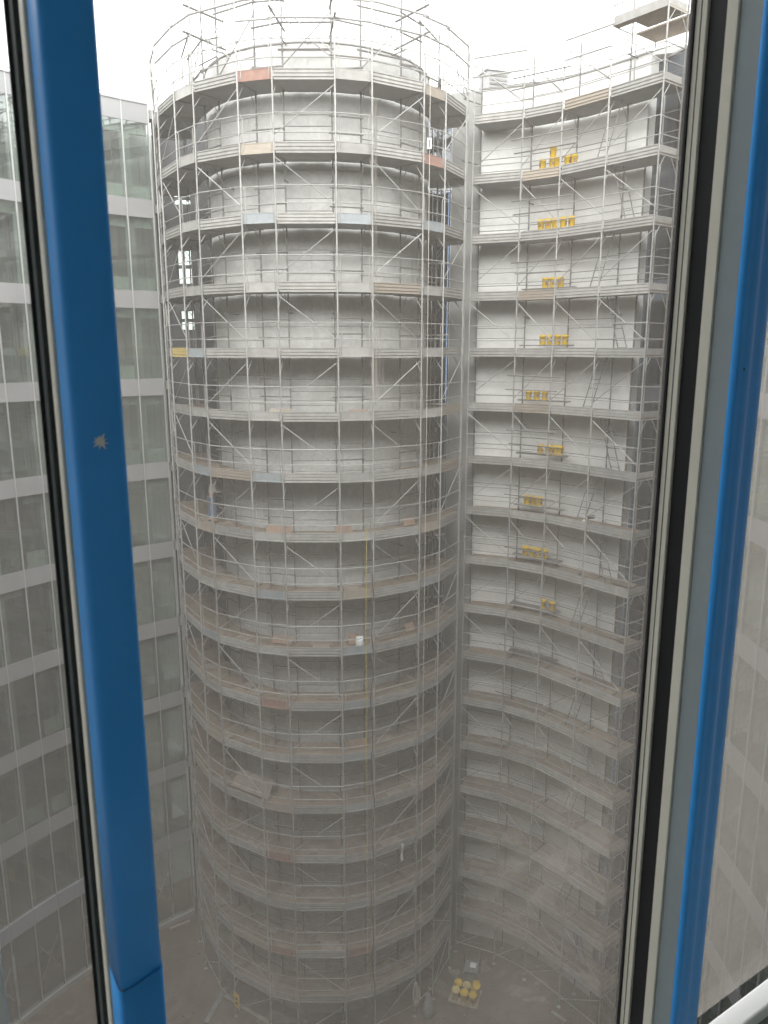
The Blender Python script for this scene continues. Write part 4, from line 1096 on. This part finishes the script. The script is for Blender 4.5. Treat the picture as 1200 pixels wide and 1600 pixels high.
for (x0, x1, first) in ((-.05, 0.0, True), (W2, W2 + .05, False)):
    mo = wbox('mullion', x0 + .0006, x1 - .0006, .0006, .054, 0, HH, 'grey_alu', bev=.002)
    if first:
        # film wraps the face and both sides; it is cut low down and the lower piece overlaps
        jz = at_y(215, 1530, .82).z - ZF
        film([(x0 - .0012, .05), (x0 - .0012, .006), (x0 - .0005, .002), (x0 + .0015, -.0006), (x0 + .005, -.0018), (x0 + .015, -.0026), (x0 + .025, -.0029), (x0 + .035, -.0026), (x1 - .005, -.0018), (x1 - .0015, -.0006), (x1 + .0005, .002), (x1 + .0012, .006), (x1 + .0012, .05)], jz - .004, HH)
        film([(x0 - .0022, .05), (x0 - .0022, .006), (x0 - .0014, .0012), (x0 + .0006, -.0016), (x0 + .005, -.0030), (x0 + .015, -.0038), (x0 + .025, -.0041), (x0 + .035, -.0038), (x1 - .004, -.0030), (x1 - .0004, -.0016), (x1 + .0016, .0012), (x1 + .0026, .006), (x1 + .0026, .05)], 0, jz, slope=.012)
    else:
        film([(x0 - .001, .010), (x0 - .001, .004), (x0 + .001, -.0006), (x0 + .006, -.0022), (x0 + .012, -.0012), (x0 + .022, -.0026), (x0 + .034, -.0034), (x0 + .042, -.0022), (x0 + .048, .0008), (x0 + .056, .0022), (x0 + .068, .0012), (x0 + .084, .0018), (x0 + .093, .0045), (x0 + .0975, .010), (x0 + .098, .03)], 0, HH)
        wbox('mullion', x1 + .001, x1 + .046, .0135, .054, 0, HH, 'grey_alu')
    xe = x1 if first else x1 + .046
    wbox('glazing_bead', x0 - .005, xe + .005, .0545, .077, 0, HH, 'cream', bev=.0015)
    wbox('gasket', x0 + .003, xe - .003, .0775, .117, 0, HH, 'gasket')
    wbox('outer_frame', x0 - .004, xe + .004, .1175, .141, 0, HH, 'green_dark' if first else 'cream', bev=.0015)  # first frame dark green instead of cream, its shade put into the colour
    if not first:
        wbox('frame_line', x0 - .0045, x0 - .0035, .128, .130, 0, HH, 'gasket')
    wbox('outer_gasket', x0 - .008, xe + .008, .1412, .146, 0, HH, 'gasket')
    wbox('pressure_cap', x0 + .012, xe - .012, .156, .166, 0, HH, 'gasket')
# mark left on the film, and specks
ip = at_y(150, 693, .80)
c = Vector(((-.026), -.0038, ip.z - ZF)); vs = [c]; n = 18
for k in range(n):
    a = 2 * math.pi * k / n; r = (.0095 if k % 2 else .0045) * rnd.uniform(.7, 1.25); vs.append(c + Vector((r * math.cos(a), 0, r * math.sin(a) * .9)))
link('paint_chip', MB().add(vs, [(0, 1 + k, 1 + (k + 1) % n) for k in range(n)]).mesh('paint_chip', M['white']), win)
for (px, py, x) in ((1155, 577, W2 + .022), ):
    t_ = ray(px, py); zz = (t_.z / t_.y) * (WA.y + u.y * x)
    link('film_speck', MB().tube([(x, -.0016, zz - ZF), (x, -.0036, zz - ZF)], .0022, 8).mesh('film_speck', M['gasket']), win)
# glass panes
def gz(py, x): 
    d = ray(600, py); return d.z / d.y * (WA.y + u.y * x + outw.y * .149)
sm = []
for (px, py, rr, st) in ((860, 1350, .22, .11), (800, 1390, .16, .10), (940, 1340, .13, .10), (1000, 300, .18, .08), (690, 190, .10, .10), (860, 1250, .28, .05)):
    t_ = ray(px, py); tt = t_.x / t_.y
    # x where the sight line meets the glass plane
    ax, ay = WA.x + outw.x * .149, WA.y + outw.y * .149
    s_ = (tt * ay - ax) / (u.x - tt * u.y)
    sm.append((s_, t_.z / t_.y * (ay + u.y * s_) - ZF, rr, st))
gm = dirty_glass('window_glass', .115, streaks=((.418, gz(650, .418) - ZF, gz(140, .418) - ZF, .0032, .6), (.43, gz(620, .43) - ZF, gz(480, .43) - ZF, .002, .35)), smear=sm)
gl_l = dirty_glass('window_glass_wet', .095, drops=True)
gl_r = dirty_glass('window_glass_dusty', .20)
wbox('glass_pane', .004, W2 - .004, .1462, .1555, .08, HH - .05, gm)
wbox('glass_pane', -1.10, -.054, .1462, .1555, .08, HH - .05, gl_l)
wbox('glass_pane', W2 + .10, W2 + 1.15, .1462, .1555, .08, HH - .05, gl_r)
# rails top and bottom, for the three panes
for (x0, x1) in ((-1.10, -.058), (.006, W2 - .006), (W2 + .103, W2 + 1.15)):
    wbox('bottom_rail', x0, x1, .085, .14, 0, .045, 'white', bev=.006)
    wbox('top_rail', x0, x1, .02, .14, HH - .06, HH, 'grey_alu', bev=.004)
# white stile of the opening sash at the far left
wbox('sash_stile', -.30, -.174, .004, .05, 0, HH, 'white', bev=.003)

# room: floor, ceiling and walls around the camera
rm = win.matrix_basis.copy()
def struct(nm, x0, x1, y0, y1, z0, z1, m):
    o = link(nm, MB().box(x0, x1, y0, y1, z0, z1).mesh(nm, M[m]), None, (WA.x, WA.y, Z(ZF)), math.atan2(u.y, u.x)); tag(o, kind='structure'); return o
struct('room_floor', -3.2, 3.6, -4.5, .10, -.25, -.003, 'floor_grey')
struct('room_ceiling', -3.2, 3.6, -4.5, .24, HH + .003, HH + .25, 'room_white')
struct('room_wall_back', -3.2, 3.6, -4.7, -4.503, -.25, HH + .25, 'room_white')
struct('room_wall_side', 3.603, 3.75, -4.7, .24, -.25, HH + .25, 'room_white')
struct('room_wall_side', -3.35, -3.203, -4.7, .24, -.25, HH + .25, 'room_white')

# the rest of this side of the courtyard: the storeys above, below and beside the room
own = empty('near_building', (WA.x, WA.y, 0), 'outer wall of the building that holds the window with the blue film', 'building', rz=math.atan2(u.y, u.x))
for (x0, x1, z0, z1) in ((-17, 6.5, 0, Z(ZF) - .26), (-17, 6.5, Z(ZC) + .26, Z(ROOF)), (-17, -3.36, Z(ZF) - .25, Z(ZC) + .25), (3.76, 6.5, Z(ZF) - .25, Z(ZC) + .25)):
    link('wall_panel', MB().box(x0, x1, -.3, .10, z0, z1).mesh('wall_panel', M['facade_dark']), own)
